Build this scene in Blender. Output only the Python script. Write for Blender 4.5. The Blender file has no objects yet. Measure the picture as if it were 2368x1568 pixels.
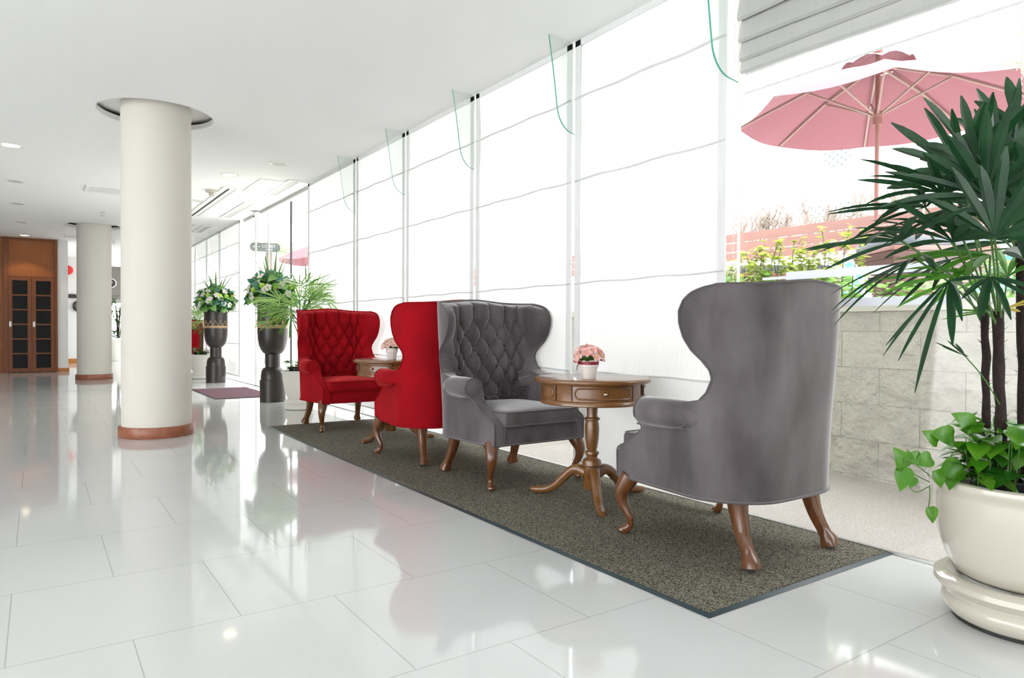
import bpy, bmesh, math, random
from mathutils import Vector, Matrix
PI = math.pi
S = bpy.context.scene
COL = S.collection
rnd = random.Random(7)

# ---------------------------------------------------------------- camera
YAW, PITCH, ROLL, CAMH, FPX = math.radians(34.46), 0.0131, 0.0045, 1.0, 1600.0
fw = Vector((math.sin(YAW), math.cos(YAW), 0)); rt = Vector((math.cos(YAW), -math.sin(YAW), 0)); zz = Vector((0, 0, 1))
F = fw*math.cos(PITCH) - zz*math.sin(PITCH)
U0 = rt.cross(F)
Rr = rt*math.cos(ROLL) + U0*math.sin(ROLL)
Uu = U0*math.cos(ROLL) - rt*math.sin(ROLL)
cam_data = bpy.data.cameras.new('camera'); cam = bpy.data.objects.new('camera', cam_data); COL.objects.link(cam)
cam_data.sensor_width = 36; cam_data.sensor_fit = 'HORIZONTAL'; cam_data.lens = 36*FPX/2368
cam_data.clip_start = 0.05; cam_data.clip_end = 300
M = Matrix((Rr, Uu, -F)).transposed().to_4x4(); M.translation = (0, 0, CAMH)
cam.matrix_world = M
S.camera = cam
EYE = Vector((0, 0, CAMH))
def ray(x, y): return Rr*((x-1184)/FPX) + Uu*((784-y)/FPX) + F
def onz(x, y, z): d = ray(x, y); return EYE + d*((z-CAMH)/d.z)
def onx(x, y, X): d = ray(x, y); return EYE + d*(X/d.x)
def atd(x, y, D): return EYE + ray(x, y)*D

# ---------------------------------------------------------------- light
S.view_settings.view_transform = 'Standard'; S.view_settings.look = 'None'
S.view_settings.exposure = 1.40; S.view_settings.gamma = 1.0
w = bpy.data.worlds.new('sky'); S.world = w; w.use_nodes = True
bg = w.node_tree.nodes['Background']; bg.inputs[0].default_value = (0.97, 0.985, 1, 1); bg.inputs[1].default_value = 2.5
sd = bpy.data.lights.new('sun', 'SUN'); sd.energy = 2.2; sd.angle = 0.03; sd.color = (1, .96, .9)
sun = bpy.data.objects.new('sun', sd); COL.objects.link(sun)
sun.rotation_euler = Vector((0.15, -0.30, 0.94)).to_track_quat('Z', 'Y').to_euler()

# ---------------------------------------------------------------- materials
def mat(name, col, rough=.5, metal=0, noise=None, bump=None, sheen=0, coat=0, spec=.5, emit=None, transl=0, trans=0):
    """noise=(scale, colour2, amount[, stretch]); bump=(scale, strength)"""
    m = bpy.data.materials.new(name); m.use_nodes = True
    nt = m.node_tree; N = nt.nodes; L = nt.links; b = N['Principled BSDF']
    b.inputs['Base Color'].default_value = (*col, 1); b.inputs['Roughness'].default_value = rough
    b.inputs['Metallic'].default_value = metal; b.inputs['Specular IOR Level'].default_value = spec
    b.inputs['Coat Weight'].default_value = coat; b.inputs['Coat Roughness'].default_value = .08
    if sheen: b.inputs['Sheen Weight'].default_value = sheen; b.inputs['Sheen Roughness'].default_value = .35
    if emit: b.inputs['Emission Color'].default_value = (*emit[:3], 1); b.inputs['Emission Strength'].default_value = emit[3]
    tc = N.new('ShaderNodeTexCoord')
    if noise:
        mp = N.new('ShaderNodeMapping'); L.new(tc.outputs['Object'], mp.inputs[0])
        mp.inputs['Scale'].default_value = noise[3] if len(noise) > 3 else (1, 1, 1)
        n = N.new('ShaderNodeTexNoise'); n.inputs['Scale'].default_value = noise[0]; n.inputs['Detail'].default_value = 4
        L.new(mp.outputs[0], n.inputs['Vector'])
        r = N.new('ShaderNodeMapRange'); r.inputs[1].default_value = .35; r.inputs[2].default_value = .65
        r.inputs[4].default_value = noise[2]; L.new(n.outputs['Fac'], r.inputs[0])
        mx = N.new('ShaderNodeMix'); mx.data_type = 'RGBA'; mx.inputs[6].default_value = (*col, 1); mx.inputs[7].default_value = (*noise[1], 1)
        L.new(r.outputs[0], mx.inputs[0]); L.new(mx.outputs[2], b.inputs['Base Color'])
    if bump:
        n2 = N.new('ShaderNodeTexNoise'); n2.inputs['Scale'].default_value = bump[0]; n2.inputs['Detail'].default_value = 6
        L.new(tc.outputs['Object'], n2.inputs['Vector'])
        bp = N.new('ShaderNodeBump'); bp.inputs['Strength'].default_value = bump[1]; bp.inputs['Distance'].default_value = .01
        L.new(n2.outputs['Fac'], bp.inputs['Height']); L.new(bp.outputs[0], b.inputs['Normal'])
    out = N['Material Output']; cur = b.outputs[0]
    if transl:
        t = N.new('ShaderNodeBsdfTranslucent'); t.inputs[0].default_value = (*[min(1, c*1.25) for c in col], 1)
        ms = N.new('ShaderNodeMixShader'); ms.inputs[0].default_value = transl
        L.new(cur, ms.inputs[1]); L.new(t.outputs[0], ms.inputs[2]); cur = ms.outputs[0]
    if trans:
        t = N.new('ShaderNodeBsdfTransparent'); t.inputs[0].default_value = (1, 1, 1, 1)
        ms = N.new('ShaderNodeMixShader'); ms.inputs[0].default_value = trans
        L.new(cur, ms.inputs[1]); L.new(t.outputs[0], ms.inputs[2]); cur = ms.outputs[0]
    L.new(cur, out.inputs[0])
    return m

def glass(name, tint, refl=.08, rough=0.0):
    m = bpy.data.materials.new(name); m.use_nodes = True; nt = m.node_tree; N = nt.nodes; L = nt.links
    N.remove(N['Principled BSDF'])
    t = N.new('ShaderNodeBsdfTransparent'); t.inputs[0].default_value = (*tint, 1)
    g = N.new('ShaderNodeBsdfGlossy'); g.inputs['Roughness'].default_value = rough
    lw = N.new('ShaderNodeLayerWeight'); lw.inputs[0].default_value = .5
    pw = N.new('ShaderNodeMath'); pw.operation = 'POWER'; L.new(lw.outputs['Facing'], pw.inputs[0]); pw.inputs[1].default_value = 5
    fr = N.new('ShaderNodeMath'); fr.operation = 'MULTIPLY_ADD'; L.new(pw.outputs[0], fr.inputs[0]); fr.inputs[1].default_value = .6; fr.inputs[2].default_value = .03
    ms = N.new('ShaderNodeMixShader'); L.new(fr.outputs[0], ms.inputs[0]); L.new(t.outputs[0], ms.inputs[1]); L.new(g.outputs[0], ms.inputs[2])
    L.new(ms.outputs[0], N['Material Output'].inputs[0]); return m

def brick_mat(name, c1, c2, mortar, bw, rh, ms=.004, offset=.5, rough=.5, off=(0, 0, 0), plane='XY', bumpn=None, bstr=.6, spec=.5, mixn=None, coat=0):
    m = bpy.data.materials.new(name); m.use_nodes = True; nt = m.node_tree; N = nt.nodes; L = nt.links; b = N['Principled BSDF']
    tc = N.new('ShaderNodeTexCoord'); mp = N.new('ShaderNodeMapping'); mp.inputs['Location'].default_value = off
    src = tc.outputs['Object']
    if plane != 'XY':
        sp = N.new('ShaderNodeSeparateXYZ'); cb = N.new('ShaderNodeCombineXYZ'); L.new(src, sp.inputs[0])
        a, c = {'YZ': (1, 2), 'XZ': (0, 2)}[plane]
        L.new(sp.outputs[a], cb.inputs[0]); L.new(sp.outputs[c], cb.inputs[1]); src = cb.outputs[0]
    L.new(src, mp.inputs[0])
    br = N.new('ShaderNodeTexBrick'); L.new(mp.outputs[0], br.inputs['Vector'])
    br.inputs['Color1'].default_value = (*c1, 1); br.inputs['Color2'].default_value = (*c2, 1); br.inputs['Mortar'].default_value = (*mortar, 1)
    br.inputs['Scale'].default_value = 1; br.inputs['Mortar Size'].default_value = ms; br.inputs['Mortar Smooth'].default_value = .1
    br.inputs['Brick Width'].default_value = bw; br.inputs['Row Height'].default_value = rh; br.offset = offset
    col = br.outputs['Color']
    if mixn:
        n = N.new('ShaderNodeTexNoise'); n.inputs['Scale'].default_value = mixn[0]; n.inputs['Detail'].default_value = 8; L.new(tc.outputs['Object'], n.inputs['Vector'])
        r = N.new('ShaderNodeMapRange'); r.inputs[1].default_value = .4; r.inputs[2].default_value = .65; r.inputs[4].default_value = mixn[2]; L.new(n.outputs['Fac'], r.inputs[0])
        mx = N.new('ShaderNodeMix'); mx.data_type = 'RGBA'; L.new(r.outputs[0], mx.inputs[0]); L.new(col, mx.inputs[6]); mx.inputs[7].default_value = (*mixn[1], 1); col = mx.outputs[2]
    L.new(col, b.inputs['Base Color']); b.inputs['Roughness'].default_value = rough; b.inputs['Specular IOR Level'].default_value = spec
    b.inputs['Coat Weight'].default_value = coat; b.inputs['Coat Roughness'].default_value = .03
    h = None
    if bumpn:
        n2 = N.new('ShaderNodeTexNoise'); n2.inputs['Scale'].default_value = bumpn; n2.inputs['Detail'].default_value = 8; L.new(tc.outputs['Object'], n2.inputs['Vector'])
        mm = N.new('ShaderNodeMath'); mm.operation = 'SUBTRACT'; L.new(n2.outputs['Fac'], mm.inputs[0]); L.new(br.outputs['Fac'], mm.inputs[1])
        bp = N.new('ShaderNodeBump'); bp.inputs['Strength'].default_value = bstr; bp.inputs['Distance'].default_value = .09 if plane == 'YZ' else .03
        L.new(mm.outputs[0], bp.inputs['Height']); L.new(bp.outputs[0], b.inputs['Normal'])
    return m

MT = {}
MT['floor'] = brick_mat('polished_white_tile', (.62, .63, .625), (.605, .615, .61), (.43, .43, .42), .665, .683, .0022, .5, .06, off=(.415, .226, 0), spec=.5)
MT['ceiling'] = mat('ceiling_paint', (.94, .945, .93), .8)
MT['ceiling2'] = mat('access_panel_paint', (.90, .90, .89), .7)
MT['white'] = mat('white_paint', (.86, .86, .85), .6)
MT['column'] = mat('column_plaster', (.70, .665, .60), .85, bump=(220, .12))
MT['terra'] = mat('terracotta_plinth', (.27, .085, .04), .35, noise=(14, (.36, .14, .08), .6))
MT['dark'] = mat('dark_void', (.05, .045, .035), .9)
MT['slot'] = mat('black_slot', (.02, .02, .02), .7)
MT['grille'] = mat('grey_grille', (.80, .80, .78), .5)
MT['metal'] = mat('dull_metal', (.55, .55, .54), .35, 1)
MT['chrome'] = mat('brass_knob', (.62, .55, .42), .2, 1)
MT['glass'] = glass('clear_glass', (.975, .985, .98))
MT['finglass'] = glass('fin_glass', (.965, .985, .975))
MT['glassedge'] = mat('green_glass_edge', (.10, .40, .31), .2, transl=.3)
MT['joint'] = mat('glass_joint', (.80, .72, .60), .4)
MT['mullion'] = mat('dark_mullion', (.08, .06, .09), .4)
MT['beam'] = mat('header_beam', (.55, .55, .53), .5)
def blindmat(name, tr, tl, col=(.90, .90, .89)):
    return mat(name, col, .9, transl=tl, trans=tr, spec=.1, noise=(30, tuple(c*.93 for c in col), 1, (1, 6, .15)))
MT['blind'] = blindmat('sheer_blind', .045, .18)
MT['blindedge'] = blindmat('blind_hem', .01, .10, (.84, .85, .84))
MT['rod'] = mat('blind_rod_pocket', (.78, .79, .78), .8, transl=.30)
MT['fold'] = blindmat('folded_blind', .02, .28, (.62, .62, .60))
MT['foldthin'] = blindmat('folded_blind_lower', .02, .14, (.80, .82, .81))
MT['foldsheer'] = blindmat('folded_blind_sheer', .45, .4, (.88, .88, .88))
MT['bead'] = mat('blind_bead_chain', (.7, .7, .7), .4)
MT['decal'] = mat('frosted_white_band', (.86, .89, .95), .5, transl=.25)
MT['carpet'] = mat('speckled_mat', (.030, .028, .021), 1, noise=(150, (.34, .315, .25), 1), bump=(300, .8), spec=.05)
MT['rubber'] = mat('rubber_edge', (.015, .035, .042), .35)
MT['matpurple'] = mat('entrance_mat', (.10, .055, .07), 1, noise=(200, (.20, .12, .14), 1), bump=(250, .6), spec=.05)
MT['greyv'] = mat('grey_velvet', (.078, .066, .069), .85, noise=(4.5, (.150, .132, .137), 1, (1, 1, .45)), sheen=.9, bump=(400, .06), spec=.15)
MT['greyp'] = mat('grey_piping', (.10, .088, .09), .85, sheen=.8, spec=.15)
MT['redv'] = mat('red_velvet', (.33, .003, .009), .85, noise=(5, (.25, .0025, .007), 1), sheen=.6, bump=(400, .06), spec=.1)
MT['redp'] = mat('red_piping', (.27, .003, .007), .85, sheen=.2, spec=.1)
for k in ('redv', 'redp'): MT[k].node_tree.nodes['Principled BSDF'].inputs['Sheen Tint'].default_value = (1, .12, .12, 1)
MT['legwood'] = mat('leg_wood', (.10, .034, .011), .28, noise=(9, (.165, .060, .018), .8, (6, 6, .7)), coat=.4)
MT['tabwood'] = mat('table_wood', (.20, .083, .022), .3, noise=(9, (.135, .052, .014), .7, (1, 8, 8)), coat=.5)
MT['cabwood'] = mat('cabinet_wood', (.34, .10, .014), .4, noise=(5, (.27, .075, .010), .8, (6, 6, .5)))
MT['cabwood2'] = mat('cabinet_frame_wood', (.22, .06, .011), .4, noise=(5, (.17, .045, .009), .8, (6, 6, .5)))
MT['darkglass'] = mat('dark_door_glass', (.006, .007, .007), .2, spec=.15)
MT['ceramic'] = mat('cream_ceramic', (.56, .52, .44), .12, coat=.5)
MT['whitepot'] = mat('white_pot', (.80, .78, .72), .5)
MT['plastic'] = mat('black_nursery_plastic', (.01, .016, .016), .4)
MT['soil'] = mat('potting_soil', (.02, .014, .009), .9, bump=(60, 1))
MT['trunk'] = mat('palm_trunk', (.016, .008, .006), .9, noise=(60, (.035, .018, .012), .8, (1, 1, .3)), bump=(160, 1))
MT['trunk2'] = mat('palm_trunk_far', (.10, .06, .035), .9, noise=(60, (.16, .1, .06), .8, (1, 1, .3)))
def leafm(n, a, b, tl=.35, r=.35): return mat(n, a, r, noise=(14, b, 1), transl=tl)
MT['palm'] = leafm('palm_leaf', (.012, .062, .018), (.006, .032, .012), .18, .42)
MT['palmlt'] = leafm('palm_leaf_light', (.10, .30, .03), (.05, .19, .02), .4)
MT['palmfar'] = leafm('palm_leaf_bright', (.36, .54, .19), (.26, .46, .17), .6)
MT['palmpale'] = leafm('palm_leaf_pale', (.26, .36, .17), (.20, .30, .13), .4)
MT['palmyel'] = leafm('palm_leaf_yellowing', (.55, .38, .08), (.35, .40, .06), .5)
MT['stem'] = mat('green_stem', (.07, .16, .035), .5)
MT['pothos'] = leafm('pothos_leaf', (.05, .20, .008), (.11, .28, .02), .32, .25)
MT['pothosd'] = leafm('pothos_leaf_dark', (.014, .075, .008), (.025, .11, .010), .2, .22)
MT['foliage'] = leafm('arrangement_leaf', (.05, .17, .06), (.10, .27, .10), .4)
MT['foliage2'] = leafm('arrangement_leaf_blue', (.08, .24, .17), (.14, .30, .22), .4)
MT['foliage3'] = leafm('arrangement_fern', (.20, .42, .10), (.26, .5, .16), .5)
MT['agave'] = leafm('spiky_leaf', (.11, .21, .06), (.16, .26, .09), .3)
MT['orchid'] = mat('orchid_petal', (.86, .82, .80), .5, transl=.35)
MT['orchidc'] = mat('orchid_centre', (.75, .38, .10), .5)
MT['apple'] = mat('green_apple_skin', (.36, .56, .05), .3)
MT['berry'] = mat('golden_berries', (.55, .38, .10), .5)
MT['darkvase'] = mat('dark_bronze_vase', (.014, .008, .006), .38, noise=(10, (.022, .014, .011), 1, (1, 1, .2)), coat=.08)
MT['gold'] = mat('gold_paint', (.70, .47, .25), .45)
MT['pink'] = mat('pink_petal', (.93, .50, .47), .5, transl=.35, noise=(60, (.96, .70, .65), 1))
MT['palepink'] = mat('pale_pink_petal', (.88, .62, .55), .5, transl=.35)
MT['yell'] = mat('flower_throat', (.75, .55, .10), .6)
MT['ribbon'] = mat('crimson_ribbon', (.25, .008, .03), .4)
MT['smallpot'] = mat('small_white_pot', (.74, .68, .64), .55)
MT['stone'] = brick_mat('split_stone', (.66, .625, .55), (.60, .565, .49), (.38, .35, .30), .53, .25, .003, .5, .9, plane='YZ', off=(.463, 0, 0), bumpn=9, bstr=1.0, mixn=(5, (.54, .51, .45), .9))
MT['cap'] = mat('stone_cap', (.66, .63, .56), .8, noise=(6, (.6, .57, .5), .6))
MT['granite'] = brick_mat('flamed_granite', (.36, .315, .285), (.44, .405, .375), (.36, .33, .30), .90, .60, .003, .5, .8, bumpn=60, bstr=.2, mixn=(120, (.56, .53, .50), .8))
MT['patio'] = mat('pale_paving', (.75, .73, .70), .9)
MT['outwhite'] = mat('outdoor_white_wall', (.93, .94, .95), .9)
MT['lattice'] = mat('white_lattice', (.85, .88, .90), .7)
MT['teal'] = mat('teal_panel', (.10, .42, .40), .6, noise=(8, (.16, .50, .47), 1))
MT['fence'] = mat('red_brown_board', (.22, .105, .085), .6, noise=(6, (.18, .085, .07), .8, (1, .3, 4)))
MT['canopy'] = mat('dusty_red_canvas', (.24, .085, .105), .85, noise=(120, (.21, .075, .092), .6), transl=.05)
MT['umbwood'] = mat('umbrella_wood', (.22, .085, .065), .5)
MT['rib'] = mat('umbrella_rib', (.30, .20, .17), .5)
MT['tubwood'] = mat('dark_slatted_wood', (.075, .028, .022), .45, noise=(10, (.11, .04, .03), .8, (1, 1, 8)))
MT['tubtop'] = mat('slate_blue_top', (.055, .07, .085), .5)
MT['shrub'] = leafm('shrub_leaf', (.12, .30, .03), (.20, .38, .05), .4)
MT['shruby'] = leafm('shrub_leaf_yellow', (.36, .42, .07), (.26, .38, .06), .45)
MT['bark'] = mat('shrub_bark', (.10, .065, .05), .9)
MT['palebark'] = mat('pale_bark', (.24, .19, .155), .9)
MT['lampon'] = mat('lit_diffuser', (.9, .85, .7), .5, emit=(1, .85, .55, 3.0))
MT['lampoff'] = mat('unlit_diffuser', (.55, .55, .52), .5)
MT['ltrim'] = mat('downlight_trim', (.85, .84, .80), .4)
MT['red'] = mat('alarm_red', (.70, .03, .03), .4)
MT['signblk'] = mat('sign_black', (.035, .03, .03), .4)
MT['signwht'] = mat('sign_white', (.85, .85, .83), .5)
MT['signgry'] = mat('sign_grey_green', (.10, .125, .118), .5)
MT['signtxt'] = mat('sign_pale_lettering', (.78, .80, .80), .5)
MT['skirt'] = mat('orange_skirting', (.52, .20, .05), .4)
MT['soffit'] = mat('grey_soffit', (.16, .155, .14), .7)
MT['silver'] = mat('silver_plate', (.6, .6, .58), .3, .7)

# ---------------------------------------------------------------- helpers
def obj(name, bm, m, parent=None, smooth=True, loc=None):
    me = bpy.data.meshes.new(name)
    bmesh.ops.recalc_face_normals(bm, faces=bm.faces) if smooth != 'keep' else None
    bm.to_mesh(me); bm.free()
    for mm in (m if isinstance(m, (list, tuple)) else [m]): me.materials.append(MT[mm])
    o = bpy.data.objects.new(name, me); COL.objects.link(o)
    if smooth:
        me.polygons.foreach_set('use_smooth', [True]*len(me.polygons))
        try: me.set_sharp_from_angle(angle=math.radians(40))
        except Exception: pass
    if parent is not None: o.parent = parent
    if loc is not None: o.location = loc
    return o
def tag(o, label, cat, group=None, kind=None):
    o['label'] = label; o['category'] = cat
    if group: o['group'] = group
    if kind: o['kind'] = kind
    return o
def struct(name, bm, m, smooth=False):
    o = obj(name, bm, m, None, smooth); o['kind'] = 'structure'; return o
def thing(name, label, cat, loc=(0, 0, 0), rotz=0, group=None):
    o = bpy.data.objects.new(name, None); COL.objects.link(o); o.location = loc; o.rotation_euler = (0, 0, rotz)
    o.empty_display_size = .1
    return tag(o, label, cat, group)
def copy_tree(o, parent=None):
    c = o.copy(); COL.objects.link(c); c.parent = parent
    for ch in list(o.children): copy_tree(ch, c)
    return c
def NB(): return bmesh.new()
def box(bm, x0, x1, y0, y1, z0, z1, mi=0, bev=0):
    vs = [bm.verts.new((x, y, z)) for x in (x0, x1) for y in (y0, y1) for z in (z0, z1)]
    fs = [bm.faces.new([vs[i] for i in q]) for q in ((0, 1, 3, 2), (4, 6, 7, 5), (0, 4, 5, 1), (2, 3, 7, 6), (0, 2, 6, 4), (1, 5, 7, 3))]
    for f in fs: f.material_index = mi
    if bev:
        es = list({e for f in fs for e in f.edges}); r = bmesh.ops.bevel(bm, geom=es, offset=bev, segments=2, profile=.6, affect='EDGES')
        for f in r['faces']: f.material_index = mi
    return vs
def lathe(bm, prof, n=48, c=(0, 0, 0), mi=0, cap=True):
    rings = []
    for r, z in prof:
        rings.append([bm.verts.new((c[0]+r*math.cos(2*PI*i/n), c[1]+r*math.sin(2*PI*i/n), c[2]+z)) for i in range(n)])
    for a, b in zip(rings, rings[1:]):
        for i in range(n):
            f = bm.faces.new((a[i], a[(i+1) % n], b[(i+1) % n], b[i])); f.material_index = mi
    if cap:
        for rg in (rings[0], rings[-1]):
            f = bm.faces.new(rg); f.material_index = mi
def smoothpts(pts, sub=4):
    P = [Vector(p) for p in pts]; out = []
    for i in range(len(P)-1):
        p0 = P[max(i-1, 0)]; p1 = P[i]; p2 = P[i+1]; p3 = P[min(i+2, len(P)-1)]
        for k in range(sub):
            t = k/sub
            out.append(.5*((2*p1)+(-p0+p2)*t+(2*p0-5*p1+4*p2-p3)*t*t+(-p0+3*p1-3*p2+p3)*t**3))
    out.append(P[-1]); return out
def sweep(bm, pts, rad, n=8, sq=1.0, up=(0, 0, 1), mi=0, closed=False, rot=0, aspect=1):
    """tube through pts; rad = number or list; sq<1 gives squarish sections"""
    P = [Vector(p) for p in pts]; N = len(P)
    R = [rad]*N if not isinstance(rad, (list, tuple)) else rad
    up = Vector(up); rings = []; prev = None
    for i, p in enumerate(P):
        if closed: t = P[(i+1) % N]-P[i-1]
        else: t = P[min(i+1, N-1)]-P[max(i-1, 0)]
        t.normalize()
        if prev is None:
            a = t.cross(up)
            if a.length < 1e-3: a = t.cross(Vector((1, 0, 0)))
        else: a = prev - t*prev.dot(t)
        a.normalize(); prev = a; b = t.cross(a)
        ring = []
        for k in range(n):
            th = 2*PI*k/n + rot; c, s = math.cos(th), math.sin(th)
            c = math.copysign(abs(c)**sq, c); s = math.copysign(abs(s)**sq, s)
            ring.append(bm.verts.new(p + a*(c*R[i]) + b*(s*R[i]*aspect)))
        rings.append(ring)
    pr = list(zip(rings, rings[1:])) + ([(rings[-1], rings[0])] if closed else [])
    for A, B in pr:
        for k in range(n):
            f = bm.faces.new((A[k], A[(k+1) % n], B[(k+1) % n], B[k])); f.material_index = mi
    if not closed:
        for rg in (rings[0], rings[-1]):
            f = bm.faces.new(rg); f.material_index = mi
def resample(pts, rads, sub=4):
    """smooth a path with radii together"""
    q = smoothpts([(*p, ) for p in pts], sub); rr = smoothpts([(r, 0, 0) for r in rads], sub)
    return q, [max(.0005, v.x) for v in rr]
def ball(bm, c, r, seg=10, rings=7, sc=(1, 1, 1), mi=0):
    mtx = Matrix.Translation(c) @ Matrix.Diagonal((r*sc[0], r*sc[1], r*sc[2], 1))
    g = bmesh.ops.create_uvsphere(bm, u_segments=seg, v_segments=rings, radius=1, matrix=mtx)
    for v in g['verts']:
        for f in v.link_faces: f.material_index = mi
def lerp(a, b, t): return a+(b-a)*t
def clamp(t): return max(0., min(1., t))
def sstep(t): t = clamp(t); return t*t*(3-2*t)
def interp(tab, x):
    if x <= tab[0][0]: return tab[0][1]
    for (a, b), (c, d) in zip(tab, tab[1:]):
        if x <= c: return b+(d-b)*(x-a)/(c-a)
    return tab[-1][1]
def text_obj(name, s, size, m, mtx, depth=.002, parent=None):
    cu = bpy.data.curves.new(name, 'FONT'); cu.body = s; cu.size = size; cu.extrude = depth; cu.align_x = 'CENTER'; cu.align_y = 'CENTER'
    cu.materials.append(MT[m]); o = bpy.data.objects.new(name, cu); COL.objects.link(o)
    bpy.context.view_layer.update(); me = bpy.data.meshes.new_from_object(o.evaluated_get(bpy.context.evaluated_depsgraph_get()))
    me.name = name; bpy.data.objects.remove(o); o = bpy.data.objects.new(name, me); COL.objects.link(o)
    if parent: o.parent = parent
    o.matrix_local = mtx; return o

# ================================================================ SETTING
CZ = 3.0
BX = 3.09      # blind plane
GX = 3.17      # glass plane
bm = NB(); box(bm, -7, GX+.02, -6, 40, -.1, 0); struct('floor', bm, 'floor')
# ceiling with two round recesses
HOLES = [(.93, 7.27), (.93, 15.9)]
def ceiling():
    bm = NB(); z = CZ; R = .49; H = .8
    def quad(x0, x1, y0, y1): bm.faces.new([bm.verts.new(p) for p in ((x0, y0, z), (x0, y1, z), (x1, y1, z), (x1, y0, z))])
    ys = [-6]
    for cx, cy in HOLES: ys += [cy-H, cy+H]
    ys.append(40)
    for i in range(0, len(ys), 2): quad(-7, GX+.08, ys[i], ys[i+1])
    for cx, cy in HOLES:
        quad(-7, cx-H, cy-H, cy+H); quad(cx+H, GX+.08, cy-H, cy+H)
        n = 96; inn = []; out = []
        for i in range(n):
            a = 2*PI*i/n + PI/4; c, s = math.cos(a), math.sin(a); k = H/max(abs(c), abs(s))
            inn.append(bm.verts.new((cx+R*c, cy+R*s, z))); out.append(bm.verts.new((cx+k*c, cy+k*s, z)))
        lip = [bm.verts.new((v.co.x, v.co.y, z+.05)) for v in inn]
        big = [bm.verts.new((cx+(v.co.x-cx)*1.12, cy+(v.co.y-cy)*1.12, z+.05)) for v in inn]
        bigt = [bm.verts.new((v.co.x, v.co.y, z+.085)) for v in big]
        for i in range(n):
            j = (i+1) % n
            bm.faces.new((inn[i], inn[j], out[j], out[i])); bm.faces.new((inn[i], inn[j], lip[j], lip[i]))
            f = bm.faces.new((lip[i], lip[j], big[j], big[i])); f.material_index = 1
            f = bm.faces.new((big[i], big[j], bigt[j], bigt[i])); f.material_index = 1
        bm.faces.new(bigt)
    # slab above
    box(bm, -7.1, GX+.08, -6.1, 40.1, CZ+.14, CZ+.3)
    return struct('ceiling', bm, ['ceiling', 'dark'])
ceiling()
bm = NB(); box(bm, -7.1, -7, 6.3, 40, 0, CZ+.14); box(bm, -7.1, -7, -6, 6.3, 2.9, CZ+.14); [box(bm, -7.1, -7, y, y+.12, .0, 2.9) for y in (-3, 0, 3)]; struct('wall_left', bm, 'white')  # unseen wall; its opening is sized to bring fill light from the left
bm = NB(); box(bm, -7, GX, -6.1, -6, 0, CZ+.14); struct('wall_rear', bm, 'white')
# columns
for i, (cx, cy) in enumerate(HOLES):
    t = thing('column', ['near round cream column standing right of the front frame edge on a brown base ring',
                         'far round cream column behind the near one, beside the wooden doors'][i], 'column', (cx, cy, 0))
    r = .297
    bm = NB(); lathe(bm, [(r, 0), (r, CZ+.084)], 72); obj('shaft', bm, 'column', t)
    bm = NB(); lathe(bm, [(r+.005, 0.001), (r+.024, .001), (r+.027, .008), (r+.027, .085), (r+.02, .097), (r+.001, .1)], 72, cap=False); obj('base_ring', bm, 'terra', t)

# ---- window wall: glass bays, joints, fins, blinds
JY = [-1.56, -.23, 1.10, 2.43, 3.743, 5.06, 6.406, 7.73, 9.48]
JY2 = [13.35, 15.06, 16.37, 17.73, 19.1, 20.4, 21.7, 23.0]
nwin = 0
def pane(y0, y1):
    global nwin
    nwin += 1
    bm = NB(); box(bm, GX-.006, GX+.006, y0+.004, y1-.004, 0.012, CZ-.001)
    return struct('window_%d' % nwin, bm, 'glass')
for ys in (JY, JY2):
    for a, b in zip(ys, ys[1:]): pane(a, b)
bm = NB()
for y in JY[:-1]+JY2[1:]: box(bm, GX-.008, GX+.008, y-.003, y+.003, .012, CZ-.001)
struct('trim_1', bm, 'joint')
bm = NB(); box(bm, GX-.012, GX+.012, -6, 40, .0005, .012); struct('trim_2', bm, 'metal')
def fin(y, k):
    t = thing('glass_fin', FIN[k], 'glass fin', (GX-.01, y, CZ-.001), group=None)
    out = [(0, 0), (0, -.64)]
    for q in range(9):
        a = PI/2*q/8; out.append((-.115-.125*math.sin(a)+.0, -.62+.18*(1-math.cos(a)) if True else 0))
    out += [(-.30, -.05), (-.315, 0)]
    out = [(0, 0), (0, -.645), (-.10, -.632), (-.15, -.61), (-.19, -.57), (-.215, -.52), (-.228, -.46), (-.262, -.22), (-.30, 0)]
    out = [(0, 0)] + [tuple(v)[:2] for v in smoothpts([(a, b, 0) for a, b in out[1:]], 3)]
    bm = NB(); A = [bm.verts.new((x, -.006, z)) for x, z in out]; B = [bm.verts.new((x, .006, z)) for x, z in out]
    bm.faces.new(A); bm.faces.new(B[::-1]); obj('glass_pane', bm, 'finglass', t, smooth=False)
    bm = NB(); A = [bm.verts.new((x, -.006, z)) for x, z in out]; B = [bm.verts.new((x, .006, z)) for x, z in out]
    n = len(out)
    for i in range(1, n-1): bm.faces.new((A[i], A[i+1], B[i+1], B[i]))
    obj('polished_edge', bm, 'glassedge', t, smooth=False)
FIN = ['nearest glass fin with a thick green edge, beside the raised blind',
       'second nearest glass fin, at the left edge of the widest lowered white blind',
       'glass fin at the ceiling between two white blinds, above the grey tufted armchair',
       'glass fin at the ceiling above the backs of the two paired armchairs',
       'glass fin at the ceiling above the far tufted red armchair, last before the entrance doors',
       'faint glass fin beyond the entrance doors, first past them', 'faint glass fin second past the entrance doors']
for k, y in enumerate([2.43, 3.743, 5.06, 6.406, 7.73, 15.06, 16.37]): fin(y, k)

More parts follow.
